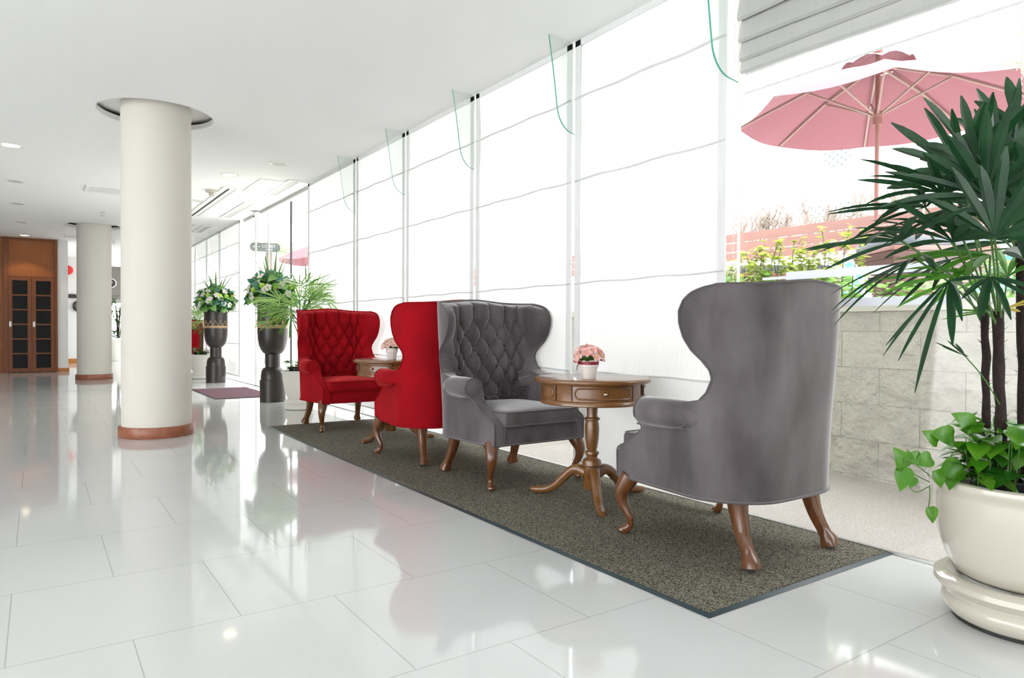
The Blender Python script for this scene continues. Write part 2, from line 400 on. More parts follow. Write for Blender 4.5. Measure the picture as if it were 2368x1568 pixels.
def roman_blind(y0, y1, zb, label, bot=True):
    t = thing('roman_blind', label, 'blind', (BX, 0, 0), group=None)
    y0 += .018; y1 -= .018
    bm = NB(); ny, nz = 14, 40
    g = [[bm.verts.new((.006*math.sin(j*.55+y0*3)*math.sin(i*.31)+.003*math.sin(i*1.7+j*.3), y0+(y1-y0)*i/ny, zb+(CZ-.004-zb)*j/nz)) for j in range(nz+1)] for i in range(ny+1)]
    for i in range(ny):
        for j in range(nz): bm.faces.new((g[i][j], g[i+1][j], g[i+1][j+1], g[i][j+1]))
    obj('fabric', bm, 'blind', t)
    bm = NB()
    for yy in (y0, y1-.055): box(bm, -.012, -.009, yy, yy+.055, zb, CZ-.005)
    box(bm, -.012, -.009, y0, y1, CZ-.045, CZ-.004)
    obj('hem', bm, 'blindedge', t, smooth=False)
    for z in RODS:
        if z > zb+.1:
            bm = NB(); pts = [(-.014+.004*math.sin(q*.9+z*7), lerp(y0, y1, q/12), z+.004*math.sin(q*1.3+z*9+y0)) for q in range(13)]
            sweep(bm, pts, .006, 6); obj('rod_pocket', bm, 'rod', t)
    bm = NB(); sweep(bm, [(-.01, y0, zb), (-.01, y1, zb)], .010, 8); obj('bottom_bar', bm, 'rod', t)
    return t
RODS = [2.60, 2.035, 1.325, .72]
BL = ['widest lowered white roman blind, directly behind the side table and between the two grey armchairs',
      'lowered white roman blind behind the grey tufted armchair, second from the raised blind',
      'lowered white roman blind behind the dark red armchair back, third from the raised blind',
      'lowered white roman blind above the far side table with pale flowers',
      'lowered white roman blind farthest along before the glass entrance, behind the bright fan palm']
for k, (a, b) in enumerate(zip(JY[3:8], JY[4:9])):
    roman_blind(a, b, [.10, .30, .12, .12, .10][k], BL[k])
BL2 = ['narrow lowered blind just beyond the glass entrance, behind the far flower urn', 'lowered blind second beyond the glass entrance',
       'lowered blind third beyond the glass entrance', 'lowered blind fourth beyond the glass entrance', 'lowered blind fifth beyond the glass entrance, mostly behind the near column']
for k, (a, b) in enumerate(zip(JY2[:5], JY2[1:6])): roman_blind(a, b, .12, BL2[k])

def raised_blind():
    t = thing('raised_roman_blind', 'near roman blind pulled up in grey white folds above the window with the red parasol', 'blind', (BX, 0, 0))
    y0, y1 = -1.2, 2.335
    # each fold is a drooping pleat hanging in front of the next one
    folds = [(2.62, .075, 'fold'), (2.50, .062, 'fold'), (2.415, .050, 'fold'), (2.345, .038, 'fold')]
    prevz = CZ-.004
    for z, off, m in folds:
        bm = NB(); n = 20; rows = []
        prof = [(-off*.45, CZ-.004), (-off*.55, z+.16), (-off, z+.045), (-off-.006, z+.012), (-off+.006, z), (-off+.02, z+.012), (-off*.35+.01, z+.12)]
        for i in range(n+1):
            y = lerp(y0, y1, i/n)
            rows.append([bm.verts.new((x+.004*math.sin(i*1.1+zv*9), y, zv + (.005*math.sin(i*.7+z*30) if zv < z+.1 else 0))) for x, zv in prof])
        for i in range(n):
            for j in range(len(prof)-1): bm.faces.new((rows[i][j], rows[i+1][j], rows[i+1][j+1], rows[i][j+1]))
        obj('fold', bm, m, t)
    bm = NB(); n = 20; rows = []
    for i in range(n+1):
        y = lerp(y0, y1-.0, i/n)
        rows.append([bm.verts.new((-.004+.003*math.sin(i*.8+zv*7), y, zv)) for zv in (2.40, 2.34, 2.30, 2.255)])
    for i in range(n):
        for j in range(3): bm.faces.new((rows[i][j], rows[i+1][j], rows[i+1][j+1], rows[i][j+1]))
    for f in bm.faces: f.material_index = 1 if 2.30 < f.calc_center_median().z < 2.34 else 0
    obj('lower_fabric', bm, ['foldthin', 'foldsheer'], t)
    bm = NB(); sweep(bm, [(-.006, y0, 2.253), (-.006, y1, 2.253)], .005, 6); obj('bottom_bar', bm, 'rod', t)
raised_blind()
def bead_chain(y, x, z0, z1, label):
    bm = NB()
    z = z0
    while z < z1: ball(bm, (0, 0, z), .0035, 5, 4, (1, 1, 1.5)); z += .022
    sweep(bm, [(0, 0, z0), (0, 0, z1)], .0009, 4)
    tag(obj('bead_chain', bm, 'bead', None, loc=(x, y, 0)), label, 'chain', 'bead chains of the blinds')
bead_chain(2.362, BX-.02, .45, 2.97, 'thin bead chain loop beside the right edge of the lowered blind, left strand')
bead_chain(2.386, BX-.02, .45, 2.97, 'thin bead chain loop beside the edge of the raised blind, right strand')
bead_chain(1.075, BX-.03, .9, 2.97, 'white bead chain hanging in front of the parasol, left strand')
bead_chain(1.035, BX-.03, .55, 2.97, 'white bead chain hanging among the palm leaves, right strand')
# frosted bands stuck on the glass
def band(label, rects):
    bm = NB()
    for y0, y1, z0, z1 in rects: box(bm, GX-.0085, GX-.0065, y0, y1, z0, z1)
    tag(obj('frosted_band', bm, 'decal', None, smooth=False), label, 'decal', 'frosted bands on the near window')
band('upper white frosted band on the glass, above the grey chair back', [(2.13, 2.27, 1.268, 1.282), (1.35, 2.13, 1.262, 1.302)])
band('lower white frosted band on the glass, level with the stone wall top', [(1.37, 2.20, 1.118, 1.158), (1.22, 1.37, 1.133, 1.149)])

# ---- glass entrance
t = thing('glass_entrance', 'tall frameless glass entrance doors between the white blinds, behind the flower urns', 'doors', (GX, 0, 0))
bm = NB(); box(bm, -.03, .05, 9.5, 13.33, CZ-.045, CZ-.002); obj('header_beam', bm, 'beam', t, smooth=False)
for a, b in ((9.5, 10.52), (10.54, 11.74), (11.76, 12.56), (12.58, 13.33)):
    bm = NB(); box(bm, -.006, .006, a, b, .02, CZ-.075); obj('door_leaf', bm, 'glass', t, smooth=False)
bm = NB(); box(bm, -.012, .012, 10.515, 10.545, .0, CZ-.075); obj('dark_mullion', bm, 'mullion', t, smooth=False)
bm = NB(); box(bm, -.012, .012, 12.555, 12.585, .0, CZ-.075); obj('grey_mullion', bm, 'beam', t, smooth=False)
bm = NB(); box(bm, -.01, .01, 11.735, 11.765, .0, CZ-.075); obj('door_edge', bm, 'metal', t, smooth=False)
t = thing('door_sensor', 'small white motion sensor box mounted at the head of the glass entrance', 'sensor', (GX-.09, 12.2, CZ-.07))
bm = NB(); box(bm, -.04, .04, -.1, .1, -.03, .05, bev=.01); obj('housing', bm, 'white', t)
bm = NB(); ball(bm, (-.035, 0, -.02), .02); obj('lens', bm, 'slot', t)

# ---- back of the hall
Yw = 18.85
def door_panel(parent, x0, x1, z0, z1, y):
    d = bpy.data.objects.new('door', None); COL.objects.link(d); d.parent = parent
    fr = .075; bm = NB()
    box(bm, x0, x0+fr, y-.04, y, z0, z1); box(bm, x1-fr, x1, y-.04, y, z0, z1)
    box(bm, x0+fr, x1-fr, y-.04, y, z0, z0+.09); box(bm, x0+fr, x1-fr, y-.04, y, z1-.08, z1)
    n = 6; zs = [lerp(z0+.09, z1-.08, i/n) for i in range(n+1)]
    for q in zs[1:-1]: box(bm, x0+fr, x1-fr, y-.035, y, q-.015, q+.015)
    obj('door_frame', bm, 'cabwood2', d, smooth=False)
    bm = NB(); box(bm, x0+fr, x1-fr, y-.018, y-.012, z0+.09, z1-.08); obj('door_glass', bm, 'darkglass', d, smooth=False)
    bm = NB(); box(bm, x0+.018, x0+.062, y-.05, y-.038, 1.02, 1.14, bev=.004); obj('pull_plate', bm, 'silver', d)
t = thing('wooden_door_wall', 'warm brown wood panelling with a pair of dark glazed doors at the far left', 'panelling', (0, Yw, 0))
bm = NB(); box(bm, -.56, .366, 0, .12, 2.14, CZ-.001); obj('upper_panel', bm, 'cabwood', t, smooth=False)
bm = NB(); box(bm, -3.5, -.60, 0, .12, 2.16, CZ-.001); box(bm, -3.5, -.60, 0, .12, 0, 2.145); box(bm, -3.5, -.60, .004, .12, 2.14, 2.17); obj('side_panel', bm, 'cabwood', t, smooth=False)
bm = NB(); box(bm, -.60, -.53, -.05, .12, 0, CZ-.001); box(bm, .335, .385, -.05, .12, 0, CZ-.001); box(bm, -.53, .335, -.02, .0, 2.94, CZ-.001); obj('door_posts', bm, 'cabwood2', t, smooth=False)
bm = NB(); box(bm, -.53, .335, .03, .12, 0, 2.14); obj('backing', bm, 'darkglass', t, smooth=False)
door_panel(t, -.525, -.1, .01, 2.13, 0); door_panel(t, -.095, .33, .01, 2.13, 0)
bm = NB(); box(bm, .386, .585, Yw, 21.0, 0, CZ); box(bm, -3.5, .386, Yw+.13, 21.0, 0, CZ); struct('wall_pier', bm, 'white')
bm = NB(); box(bm, .386, .605, Yw-.02, Yw, 0, .085); box(bm, .586, .605, Yw-.0, 21.0, 0, .085); struct('baseboard_pier', bm, 'skirt')
bm = NB(); box(bm, -3.5, 1.62, 23.2, 23.3, 0, CZ); struct('wall_back', bm, 'white')
bm = NB(); box(bm, -.5, 1.62, 23.17, 23.2, 0, .13); struct('baseboard_back', bm, 'skirt')
bm = NB(); box(bm, -7, -3.5, Yw, Yw+.2, 0, CZ); struct('wall_side', bm, 'white')
t = thing('alarm_bell', 'small red alarm bell high on the white wall beside the wood panelling', 'alarm', (.72, 23.16, 2.63))
bm = NB(); lathe(bm, [(.0, -.03), (.12, -.03), (.13, 0), (.11, .04), (.05, .06), (0.01, .062)], 24)
o = obj('bell_dome', bm, 'red', t); o.rotation_euler = (PI/2, 0, 0)
bm = NB(); box(bm, -.06, .06, -.02, .04, -.06, .06); obj('backplate', bm, 'red', t, smooth=False)
t = thing('call_point', 'small flat red box on the white wall below the alarm bell', 'alarm', (.62, 23.17, 2.08))
bm = NB(); box(bm, -.05, .03, -.03, .03, -.1, .1, bev=.01); obj('box_body', bm, 'red', t)
RX = Matrix.Rotation(PI/2, 4, 'X')
t = thing('wall_sign', 'black rectangular sign lettered TOWER on the white wall, partly behind the far column', 'sign', (1.07, 23.17, 1.90))
bm = NB(); box(bm, -.34, .34, -.02, .03, -.055, .055, bev=.005); obj('board', bm, 'signblk', t)
text_obj('lettering', 'TOWER', .095, 'signtxt', Matrix.Translation((0, -.024, 0)) @ RX, parent=t)
t = thing('letter_sign', 'round black letter C mounted on the white wall, cut off by the far column', 'sign', (1.02, 23.16, 1.62))
bm = NB(); pts = [(.15*math.cos(a), 0, .135*math.sin(a)) for a in [math.radians(45+i*270/22) for i in range(23)]]
sweep(bm, pts, [.02+.028*math.sin(PI*i/22) for i in range(23)], 8, up=(0, 1, 0)); obj('letter', bm, 'signblk', t)

# far passage between the columns: grey soffit, bright opening, hanging sign, potted tree
bm = NB(); box(bm, 1.5, 4.5, 26, 30, 1.95, CZ-.01); struct('trim_3', bm, 'soffit')
t = thing('hanging_direction_sign', 'black pill shaped sign with white border and upward arrow, hanging between the columns', 'sign', (1.64, 24.3, 2.37))
bm = NB(); pts = []
for i in range(24):
    a = 2*PI*i/24; pts.append((math.copysign(.22, math.cos(a))+.13*math.cos(a), .13*math.sin(a)))
A = [bm.verts.new((x, -.02, z)) for x, z in pts]; B = [bm.verts.new((x, .02, z)) for x, z in pts]
bm.faces.new(A); bm.faces.new(B[::-1])
for i in range(24): bm.faces.new((A[i], B[i], B[(i+1) % 24], A[(i+1) % 24]))
obj('board', bm, 'signblk', t, smooth=False)
bm = NB(); sweep(bm, [(x, -.02, z) for x, z in pts], .012, 6, closed=True, up=(0, 1, 0)); obj('border', bm, 'signwht', t)
bm = NB(); sweep(bm, [(.21, -.03, -.06), (.21, -.03, .06)], .008, 6); sweep(bm, [(.16, -.03, .01), (.21, -.03, .06), (.26, -.03, .01)], .008, 6); obj('arrow', bm, 'signwht', t)
for x in (-.2, .2):
    bm = NB(); sweep(bm, [(x, 0, .12), (x, 0, .6)], .006, 5); obj('hanger', bm, 'metal', t)

# ---- ceiling fixtures
def downlight(x, y, lit, label):
    t = thing('downlight', label, 'ceiling light', (x, y, CZ), group='round ceiling downlights')
    bm = NB(); lathe(bm, [(.115, -.001), (.112, -.008), (.09, -.006), (.085, -.001)], 32, cap=False); obj('trim_ring', bm, 'ltrim', t)
    bm = NB(); lathe(bm, [(.001, -.003), (.086, -.003)], 32, cap=False); obj('diffuser', bm, 'lampon' if lit else 'lampoff', t)
    if lit:
        ld = bpy.data.lights.new('downlight_lamp', 'SPOT'); ld.energy = 12; ld.color = (1, .85, .6); ld.spot_size = 1.6; ld.shadow_soft_size = .06
        lo = bpy.data.objects.new('lamp_light', ld); COL.objects.link(lo); lo.parent = t; lo.location = (0, 0, -.02)
for x, y, l, s in [(-.23, 9.39, 1, 'lit downlight at the left edge of the ceiling, nearest and brightest'), (-.24, 11.65, 0, 'unlit downlight behind the nearest lit one, left of the near column'),
                   (-.25, 13.73, 0, 'unlit downlight in the left row, third from the front'), (-.24, 16.11, 0, 'unlit downlight in the left row, fourth from the front'),
                   (-.22, 18.33, 1, 'lit downlight just in front of the wood panelling'), (2.07, 9.51, 1, 'lit downlight right of the near column'),
                   (2.42, 8.52, 0, 'small unlit downlight near the blinds, right of the lit one'), (2.07, 11.74, 0, 'unlit downlight just behind the smoke detector'),
                   (2.46, 14.54, 0, 'small unlit downlight far beyond the slot diffuser')]: downlight(x, y, l, s)
t = thing('smoke_detector', 'white smoke detector on the ceiling left of the slot diffuser', 'smoke detector', (2.09, 10.73, CZ))
bm = NB(); lathe(bm, [(.085, 0), (.085, -.03), (.07, -.04)], 24); obj('base', bm, 'ceramic', t)
bm = NB(); lathe(bm, [(.04, -.04), (.045, -.075), (.03, -.085)], 24); obj('sensor_head', bm, 'ceramic', t)
t = thing('slot_diffuser', 'long white slot air diffuser with two dark slots, right of the near column', 'air vent', (2.30, 11.85, CZ))
bm = NB(); box(bm, -.13, .13, -1.5, 1.5, -.012, -.0005); obj('frame', bm, 'white', t, smooth=False)
for x in (-.045, .045):
    bm = NB(); box(bm, x-.017, x+.017, -1.43, 1.43, -.0135, -.0122); obj('slot', bm, 'slot' if x < 0 else 'beam', t, smooth=False)
def grille(x, y, lx, ly, label):
    t = thing('air_grille', label, 'air vent', (x, y, CZ), group='ceiling air grilles')
    bm = NB(); box(bm, -lx, lx, -ly, -ly+.05, -.014, -.0005); box(bm, -lx, lx, ly-.05, ly, -.014, -.0005); box(bm, -lx, -lx+.05, -ly+.05, ly-.05, -.014, -.0005); box(bm, lx-.05, lx, -ly+.05, ly-.05, -.014, -.0005)
    obj('frame', bm, 'white', t, smooth=False)
    bm = NB(); n = 14
    for i in range(n):
        if lx > ly: y0 = lerp(-ly+.05, ly-.05, i/n); box(bm, -lx+.05, lx-.05, y0, y0+(2*ly-.1)/n*.6, -.010, -.004)
        else: x0 = lerp(-lx+.05, lx-.05, i/n); box(bm, x0, x0+(2*lx-.1)/n*.6, -ly+.05, ly-.05, -.010, -.004)
    box(bm, -lx+.05, lx-.05, -ly+.05, ly-.05, -.003, -.001); obj('louvres', bm, 'grille', t, smooth=False)
grille(1.02, 11.6, .45, .26, 'rectangular white ceiling grille left of the near column')
grille(.95, 17.9, .45, .2, 'far ceiling grille behind the second column')
grille(2.88, 9.95, .10, .62, 'long grille near the blinds, close to the header of the entrance')
grille(2.80, 12.3, .10, .9, 'long grille in front of the glass entrance header')
grille(2.75, 15.0, .10, .6, 'small far grille near the blinds beyond the entrance')
def panel(x0, x1, y0, y1, label):
    t = thing('access_panel', label, 'ceiling panel', ((x0+x1)/2, (y0+y1)/2, CZ), group='ceiling access panels')
    lx, ly = (x1-x0)/2, (y1-y0)/2; bm = NB(); box(bm, -lx, lx, -ly, ly, -.01, -.0005); obj('frame', bm, 'ceiling2', t, smooth=False)
    bm = NB(); box(bm, -lx+.05, lx-.05, -ly+.05, ly-.05, -.012, -.0102); obj('lid', bm, 'ceiling', t, smooth=False)
panel(2.46, 2.78, 9.5, 10.5, 'square access panel in the ceiling beside the long grille')
def sprinkler(x, y, label):
    t = thing('sprinkler', label, 'sprinkler', (x, y, CZ), group='ceiling sprinklers')
    bm = NB(); lathe(bm, [(.04, 0), (.04, -.006), (.014, -.01), (.012, -.06)], 12); obj('body', bm, 'metal', t)
    bm = NB(); lathe(bm, [(.03, -.062), (.03, -.066)], 12); obj('deflector', bm, 'metal', t)
sprinkler(.94, 13.88, 'small sprinkler head on the ceiling in front of the second column')
sprinkler(1.46, 18.35, 'small sprinkler head far back between the two columns')

# ================================================================ MATS
t = thing('seating_mat', 'long dark speckled floor mat with black rubber edge under the armchairs', 'mat', (2.545, 4.39, 0))
mx, my = .625, 2.81
bm = NB(); box(bm, -mx+.022, mx-.022, -my+.022, my-.022, .0005, .011); obj('pile', bm, 'carpet', t, smooth=False)
bm = NB()
o = [(-mx, -my), (mx, -my), (mx, my), (-mx, my)]; inn = [(-mx+.024, -my+.024), (mx-.024, -my+.024), (mx-.024, my-.024), (-mx+.024, my-.024)]
for i in range(4):
    j = (i+1) % 4
    a, b, c, d = o[i], o[j], inn[j], inn[i]
    bm.faces.new([bm.verts.new(p) for p in ((*a, .001), (*b, .001), (*c, .009), (*d, .009))])
obj('rubber_edge', bm, 'rubber', t, smooth=False)
t = thing('entrance_mat', 'small purple brown doormat on the white floor in front of the glass entrance', 'mat', (2.5, 11.35, 0))
bm = NB(); box(bm, -.42, .42, -.93, .93, .0005, .009); obj('pile', bm, 'matpurple', t, smooth=False)
bm = NB(); box(bm, -.44, -.42, -.95, .95, .0005, .005); box(bm, .42, .44, -.95, .95, .0005, .005); box(bm, -.42, .42, -.95, -.93, .0005, .005); box(bm, -.42, .42, .93, .95, .0005, .005); obj('rubber_edge', bm, 'rubber', t, smooth=False)

# ================================================================ WING CHAIR
R_C = .25
def plan(s, z):
    """point and outward normal on the D-shaped plan; s = signed arc length from the centre of the back"""
    k = sstep((z-.28)/.95)
    W = lerp(.398, .425, k); b = W-R_C; lean = lerp(.0, -.035, k)
    phi = lerp(math.radians(-5.5), math.radians(-1), sstep((z-.4)/.5))
    sg = 1 if s >= 0 else -1; a = abs(s); arc = R_C*PI/2
    if a <= b: x, y, nx, ny = a, 0, 0, -1
    elif a <= b+arc:
        th = (a-b)/R_C; x = b+R_C*math.sin(th); y = R_C*(1-math.cos(th)); nx, ny = math.sin(th), -math.cos(th)
    else:
        d = a-b-arc; x = W+d*math.sin(phi); y = R_C+d*math.cos(phi); nx, ny = math.cos(phi), -math.sin(phi)
    bow = -.018*(1-clamp(a/W)**2)
    return Vector((sg*x, y+lean+bow, z)), Vector((sg*nx, ny, 0))
def s_of_d(d, z):
    lo, hi = 0, 2
    for _ in range(28):
        m = (lo+hi)/2
        if plan(m, z)[0].y < d: lo = m
        else: hi = m
    return lo
PROFILE = [(.275, .745), (.40, .745), (.425, .725), (.455, .66), (.50, .59), (.54, .545), (.58, .525), (.64, .50), (.665, .40), (.685, .27), (.70, .195), (.73, .165), (.79, .140), (.83, .150),
           (.87, .185), (.91, .235), (.96, .275), (1.02, .298), (1.075, .300), (1.12, .275), (1.15, .235), (1.17, .175), (1.18, .12)]
def ztop(s): return 1.0
TUFT_W, TUFT_H = .137, .20
def tuft(s, z):
    zt = 1.055
    if z >= zt:
        ph = abs(math.sin(PI*(s/TUFT_W+.5)))**.55
        return ph
    if z < .515: return abs(math.sin(PI*s/TUFT_W))**.5
    a = (s/TUFT_W+.5) + (zt-z)/TUFT_H; b = (s/TUFT_W+.5) - (zt-z)/TUFT_H
    return (abs(math.sin(PI*a))*abs(math.sin(PI*b)))**.52
def chair_shell():
    NU, NZ = 150, 110
    bm = NB(); z0, z1 = .275, 1.185
    zs = []
    for j in range(NZ+1):
        v = j/NZ; zs.append(lerp(z0, z1, v + .035*math.sin(2*PI*v)/1.0 if False else v))
    # refine near the top
    zs = [lerp(z0, 1.12, j/(NZ-16)) for j in range(NZ-16)] + [1.12+(.065)*math.sin(PI/2*j/16) for j in range(17)]
    outer = []; inner = []
    for z in zs:
        sm = s_of_d(interp(PROFILE, z), z)
        ro = []; ri = []
        for i in range(NU+1):
            u = 2*i/NU-1; u = math.sin(u*PI/2*.86)/math.sin(PI/2*.86)
            s = u*sm
            p, n = plan(s, z)
            crown = .024*math.exp(-(s/.20)**2)*sstep((z-.95)/.23)
            p = p+Vector((0, 0, crown))
            e = min((sm-abs(s)), (z1-z)*1.0)
            q = clamp(e/.055); th = .012+.056*math.sqrt(max(0, 1-(1-q)**2))
            inb = sstep((z-.42)/.08)
            zone = clamp((.47-abs(s))/.10)*inb
            puff = .050*tuft(s, z)*zone*clamp(e/.03) + .018*(1-zone)*inb*clamp(e/.05)
            # seam where the wing meets the side
            if abs(s) > .40: puff -= .014*math.exp(-((z-.80)/.010)**2)*clamp((abs(s)-.40)/.06)*clamp(e/.03)
            ro.append(bm.verts.new(p)); ri.append(bm.verts.new(p - n*(th+puff) + Vector((0, 0, -.012*(1-q)*(1 if z > 1.1 else 0)))))
        outer.append(ro); inner.append(ri)
    J = len(zs)
    for j in range(J-1):
        for i in range(NU):
            bm.faces.new((outer[j][i], outer[j][i+1], outer[j+1][i+1], outer[j+1][i]))
            bm.faces.new((inner[j][i+1], inner[j][i], inner[j+1][i], inner[j+1][i+1]))
        for i, k in ((0, 1), (NU, -1)):
            f = (outer[j][i], outer[j+1][i], inner[j+1][i], inner[j][i]); bm.faces.new(f if k == 1 else f[::-1])
    for i in range(NU):
        bm.faces.new((outer[-1][i], outer[-1][i+1], inner[-1][i+1], inner[-1][i]))
        bm.faces.new((outer[0][i+1], outer[0][i], inner[0][i], inner[0][i+1]))
    # border path for piping
    path = []
    for z in [lerp(.70, 1.12, q/30) for q in range(31)]+[1.12+.062*math.sin(PI/2*q/8) for q in range(1, 9)]:
        sm = s_of_d(interp(PROFILE, z), z); p, n = plan(sm, z); path.append((p+n*.002, sm, z))
    top = []
    sm = path[-1][1]
    for q in range(1, 40):
        s = sm*(1-2*q/40); p, n = plan(s, 1.183); top.append(p+n*.002+Vector((0, 0, .024*math.exp(-(s/.20)**2))))
    right = [a for a, _, _ in path]; left = [Vector((-a.x, a.y, a.z)) for a in right][::-1]
    return bm, right+top+left
def rbox(bm, x0, x1, y0, y1, z0, z1, r, crown=0, nx=18, ny=16, nz=6):
    """pillow-like rounded box"""
    cx, cy, cz = (x0+x1)/2, (y0+y1)/2, (z0+z1)/2; hx, hy, hz = (x1-x0)/2, (y1-y0)/2, (z1-z0)/2
    g = bmesh.ops.create_cube(bm, size=2); vs = g['verts']
    es = list({e for v in vs for e in v.link_edges})
    bmesh.ops.subdivide_edges(bm, edges=es, cuts=14, use_grid_fill=True)
    for v in bm.verts:
        p = v.co; q = Vector((p.x*hx, p.y*hy, p.z*hz))
        c = Vector((max(-hx+r, min(hx-r, q.x)), max(-hy+r, min(hy-r, q.y)), max(-hz+r, min(hz-r, q.z))))
        d = q-c
        if d.length > 1e-6: q = c+d.normalized()*min(r, d.length*1.0 if d.length < r else r)
        k = (1-(p.x)**2)*(1-(p.y)**2)
        q.z += crown*k*(1 if p.z > 0 else 0)*p.z
        v.co = q+Vector((cx, cy, cz))
def leg_front(sx):
    bm = NB(); pts = [(sx*.325, .685, .285), (sx*.338, .705, .245), (sx*.350, .722, .20), (sx*.348, .712, .14), (sx*.335, .682, .085), (sx*.333, .682, .045), (sx*.345, .705, .022), (sx*.352, .722, .012)]
    q, r = resample(pts, [.046, .042, .034, .025, .018, .017, .023, .016], 4)
    sweep(bm, q, r, 12, .75, up=(sx*.5, .6, 0)); box(bm, sx*.335-.022, sx*.335+.022, .682, .722, .012, .019) if False else None
    lathe(bm, [(.001, .012), (.022, .012), (.026, .018), (.024, .028), (.012, .036)], 16, (sx*.349, .715, 0))
    # shoulder brackets under the rail
    sweep(bm, smoothpts([(sx*.325, .69, .272), (sx*.27, .70, .277), (sx*.245, .705, .282)], 3), [.024, .020, .018, .015, .012, .010, .006], 8, .7)
    return bm
def leg_rear(sx):
    bm = NB(); pts = [(sx*.262, .115, .30), (sx*.262, .105, .22), (sx*.268, .080, .14), (sx*.278, .045, .07), (sx*.284, .026, .034), (sx*.287, .020, .013)]
    q, r = resample(pts, [.040, .033, .027, .024, .033, .036], 4)
    sweep(bm, q, r, 12, .45, up=(0, 1, 0)); return bm
def arm_parts(sx):
    bm = NB()
    # side pad just inside the outer panel, following the front profile
    prof = [(z, d) for z, d in PROFILE if z <= .665]
    for part in (0,):
        rings = []
        for z, d in [(.276, .745), (.34, .748), (.40, .748), (.425, .730), (.455, .668), (.50, .598), (.54, .553), (.60, .535), (.64, .535)]:
            ring = []
            for off, dd in ((-.004, -.012), (-.004, 0), (.010, .006), (.070, .006), (.084, 0), (.090, -.012), (.090, -.42), (.006, -.42)):
                s = s_of_d(d, z); p, n = plan(sx*s, z)
                p2 = p - n*max(off, .001) if off > 0 else p+n*.003
                ring.append(bm.verts.new((p2.x, d+dd if dd > -.1 else .22, z)))
            rings.append(ring)
        for A, B in zip(rings, rings[1:]):
            for k in range(8): bm.faces.new((A[k], A[(k+1) % 8], B[(k+1) % 8], B[k]))
        bm.faces.new(rings[0]); bm.faces.new(rings[-1])
    # scrolled roll
    xs = .385
    pts = [(sx*.26, .14, .60), (sx*.315, .18, .608), (sx*.352, .225, .616), (sx*(xs-.006), .30, .622), (sx*(xs-.004), .45, .622), (sx*(xs-.006), .535, .620), (sx*(xs-.006), .548, .620), (sx*(xs-.006), .552, .620)]
    sweep(bm, pts, [.04, .050, .058, .064, .066, .066, .062, .05], 24, up=(0, 0, 1))
    return bm
def arm_piping(sx):
    bm = NB()
    xs = .379
    cir = [(sx*(xs+.064*math.cos(a)), .549, .620+.064*math.sin(a)) for a in [math.radians(-70+i*300/24) for i in range(25)]]
    cir2 = [(sx*(xs+.064*math.cos(a)), .549, .620+.064*math.sin(a)) for a in [math.radians(-20+i*260/24) for i in range(25)]]
    # outer edge of the front panel, then round the scroll, then down the inner edge
    lo = []; li = []
    for z, d in [(.28, .752), (.34, .754), (.40, .754), (.425, .736), (.455, .674), (.50, .604), (.54, .560)]:
        s = s_of_d(d, z); p, n = plan(sx*s, z); lo.append(p+n*.002); li.append(p-n*.074)
        lo[-1].y = d; li[-1].y = d
    path = smoothpts(lo+[Vector(c) for c in (cir2[0], )], 3)[:-1] + [Vector(c) for c in cir2] + smoothpts([Vector(cir2[-1])]+li[::-1], 3)[1:]
    sweep(bm, path, .0042, 6)
    # seam under the roll on the outside
    sweep(bm, smoothpts([(sx*.412, .235, .625), (sx*.428, .28, .575), (sx*.430, .40, .560), (sx*.424, .545, .562)], 4), .0042, 6)
    return bm
def make_chair(name, fab, pipe, label):
    t = thing(name, label, 'armchair')
    bm, path = chair_shell(); back = obj('backrest', bm, fab, t)
    bm = NB(); sweep(bm, path, .0048, 6); 
    path2 = [Vector((p.x*.985, p.y+.014, p.z+(.004 if p.z > 1.15 else 0))) for p in path]
    obj('edge_piping', bm, pipe, back)
    # bottom piping
    bp = []
    sm = s_of_d(.745, .278)
    for q in range(61):
        s = sm*(1-2*q/60); p, n = plan(s, .278); bp.append(p+n*.003)
    front = [Vector((lerp(bp[-1].x, bp[0].x, q/12), .752, .278)) for q in range(1, 12)]
    bm = NB(); sweep(bm, bp+front, .0055, 6, closed=True); obj('base_piping', bm, pipe, t)
    # buttons
    for r in range(6):
        z = 1.055-.1*r; off = 0 if r % 2 == 0 else .5
        for k in range(-4, 5):
            s = (k+off-.5)*TUFT_W if r % 2 == 0 else (k)*TUFT_W
            if abs(s) > .44: continue
            p, n = plan(s, z); c = p - n*.073+Vector((0, 0, .024*math.exp(-(s/.20)**2)*sstep((z-.95)/.23)))
            bm = NB(); ball(bm, c, .0095, 8, 6, (1, 1, 1)); obj('button', bm, pipe, back)
    for sx in (-1, 1):
        a = obj('armrest', arm_parts(sx), fab, t); obj('arm_piping', arm_piping(sx), pipe, a)
    bm = NB(); box(bm, -.292, .292, .66, .746, .276, .405, bev=.012); box(bm, -.33, .33, .1, .70, .285, .39); obj('seat_frame', bm, fab, t)
    bm = NB(); rbox(bm, -.292, .292, .10, .785, .394, .486, .024, .026); c = obj('seat_cushion', bm, fab, t)
    for z in (.482, .398):
        bm = NB(); pts = []
        hx, y0, y1, r = .288, .104, .781, .03
        for cx, cy, a0 in ((hx-r, y1-r, 0), (-hx+r, y1-r, 90), (-hx+r, y0+r, 180), (hx-r, y0+r, 270)):
            for q in range(5): a = math.radians(a0+q*22.5); pts.append((cx+r*math.cos(a), cy+r*math.sin(a), z))
        sweep(bm, pts, .0045, 6, closed=True); obj('cushion_piping', bm, pipe, c)
    for sx in (-1, 1):
        obj('leg', leg_front(sx), 'legwood', t); obj('leg', leg_rear(sx), 'legwood', t)
    return t
cg = make_chair('wing_armchair', 'greyv', 'greyp', 'nearest grey velvet wing armchair seen from behind, beside the big cream planter')
cg.location = (2.705, 1.755, .010)
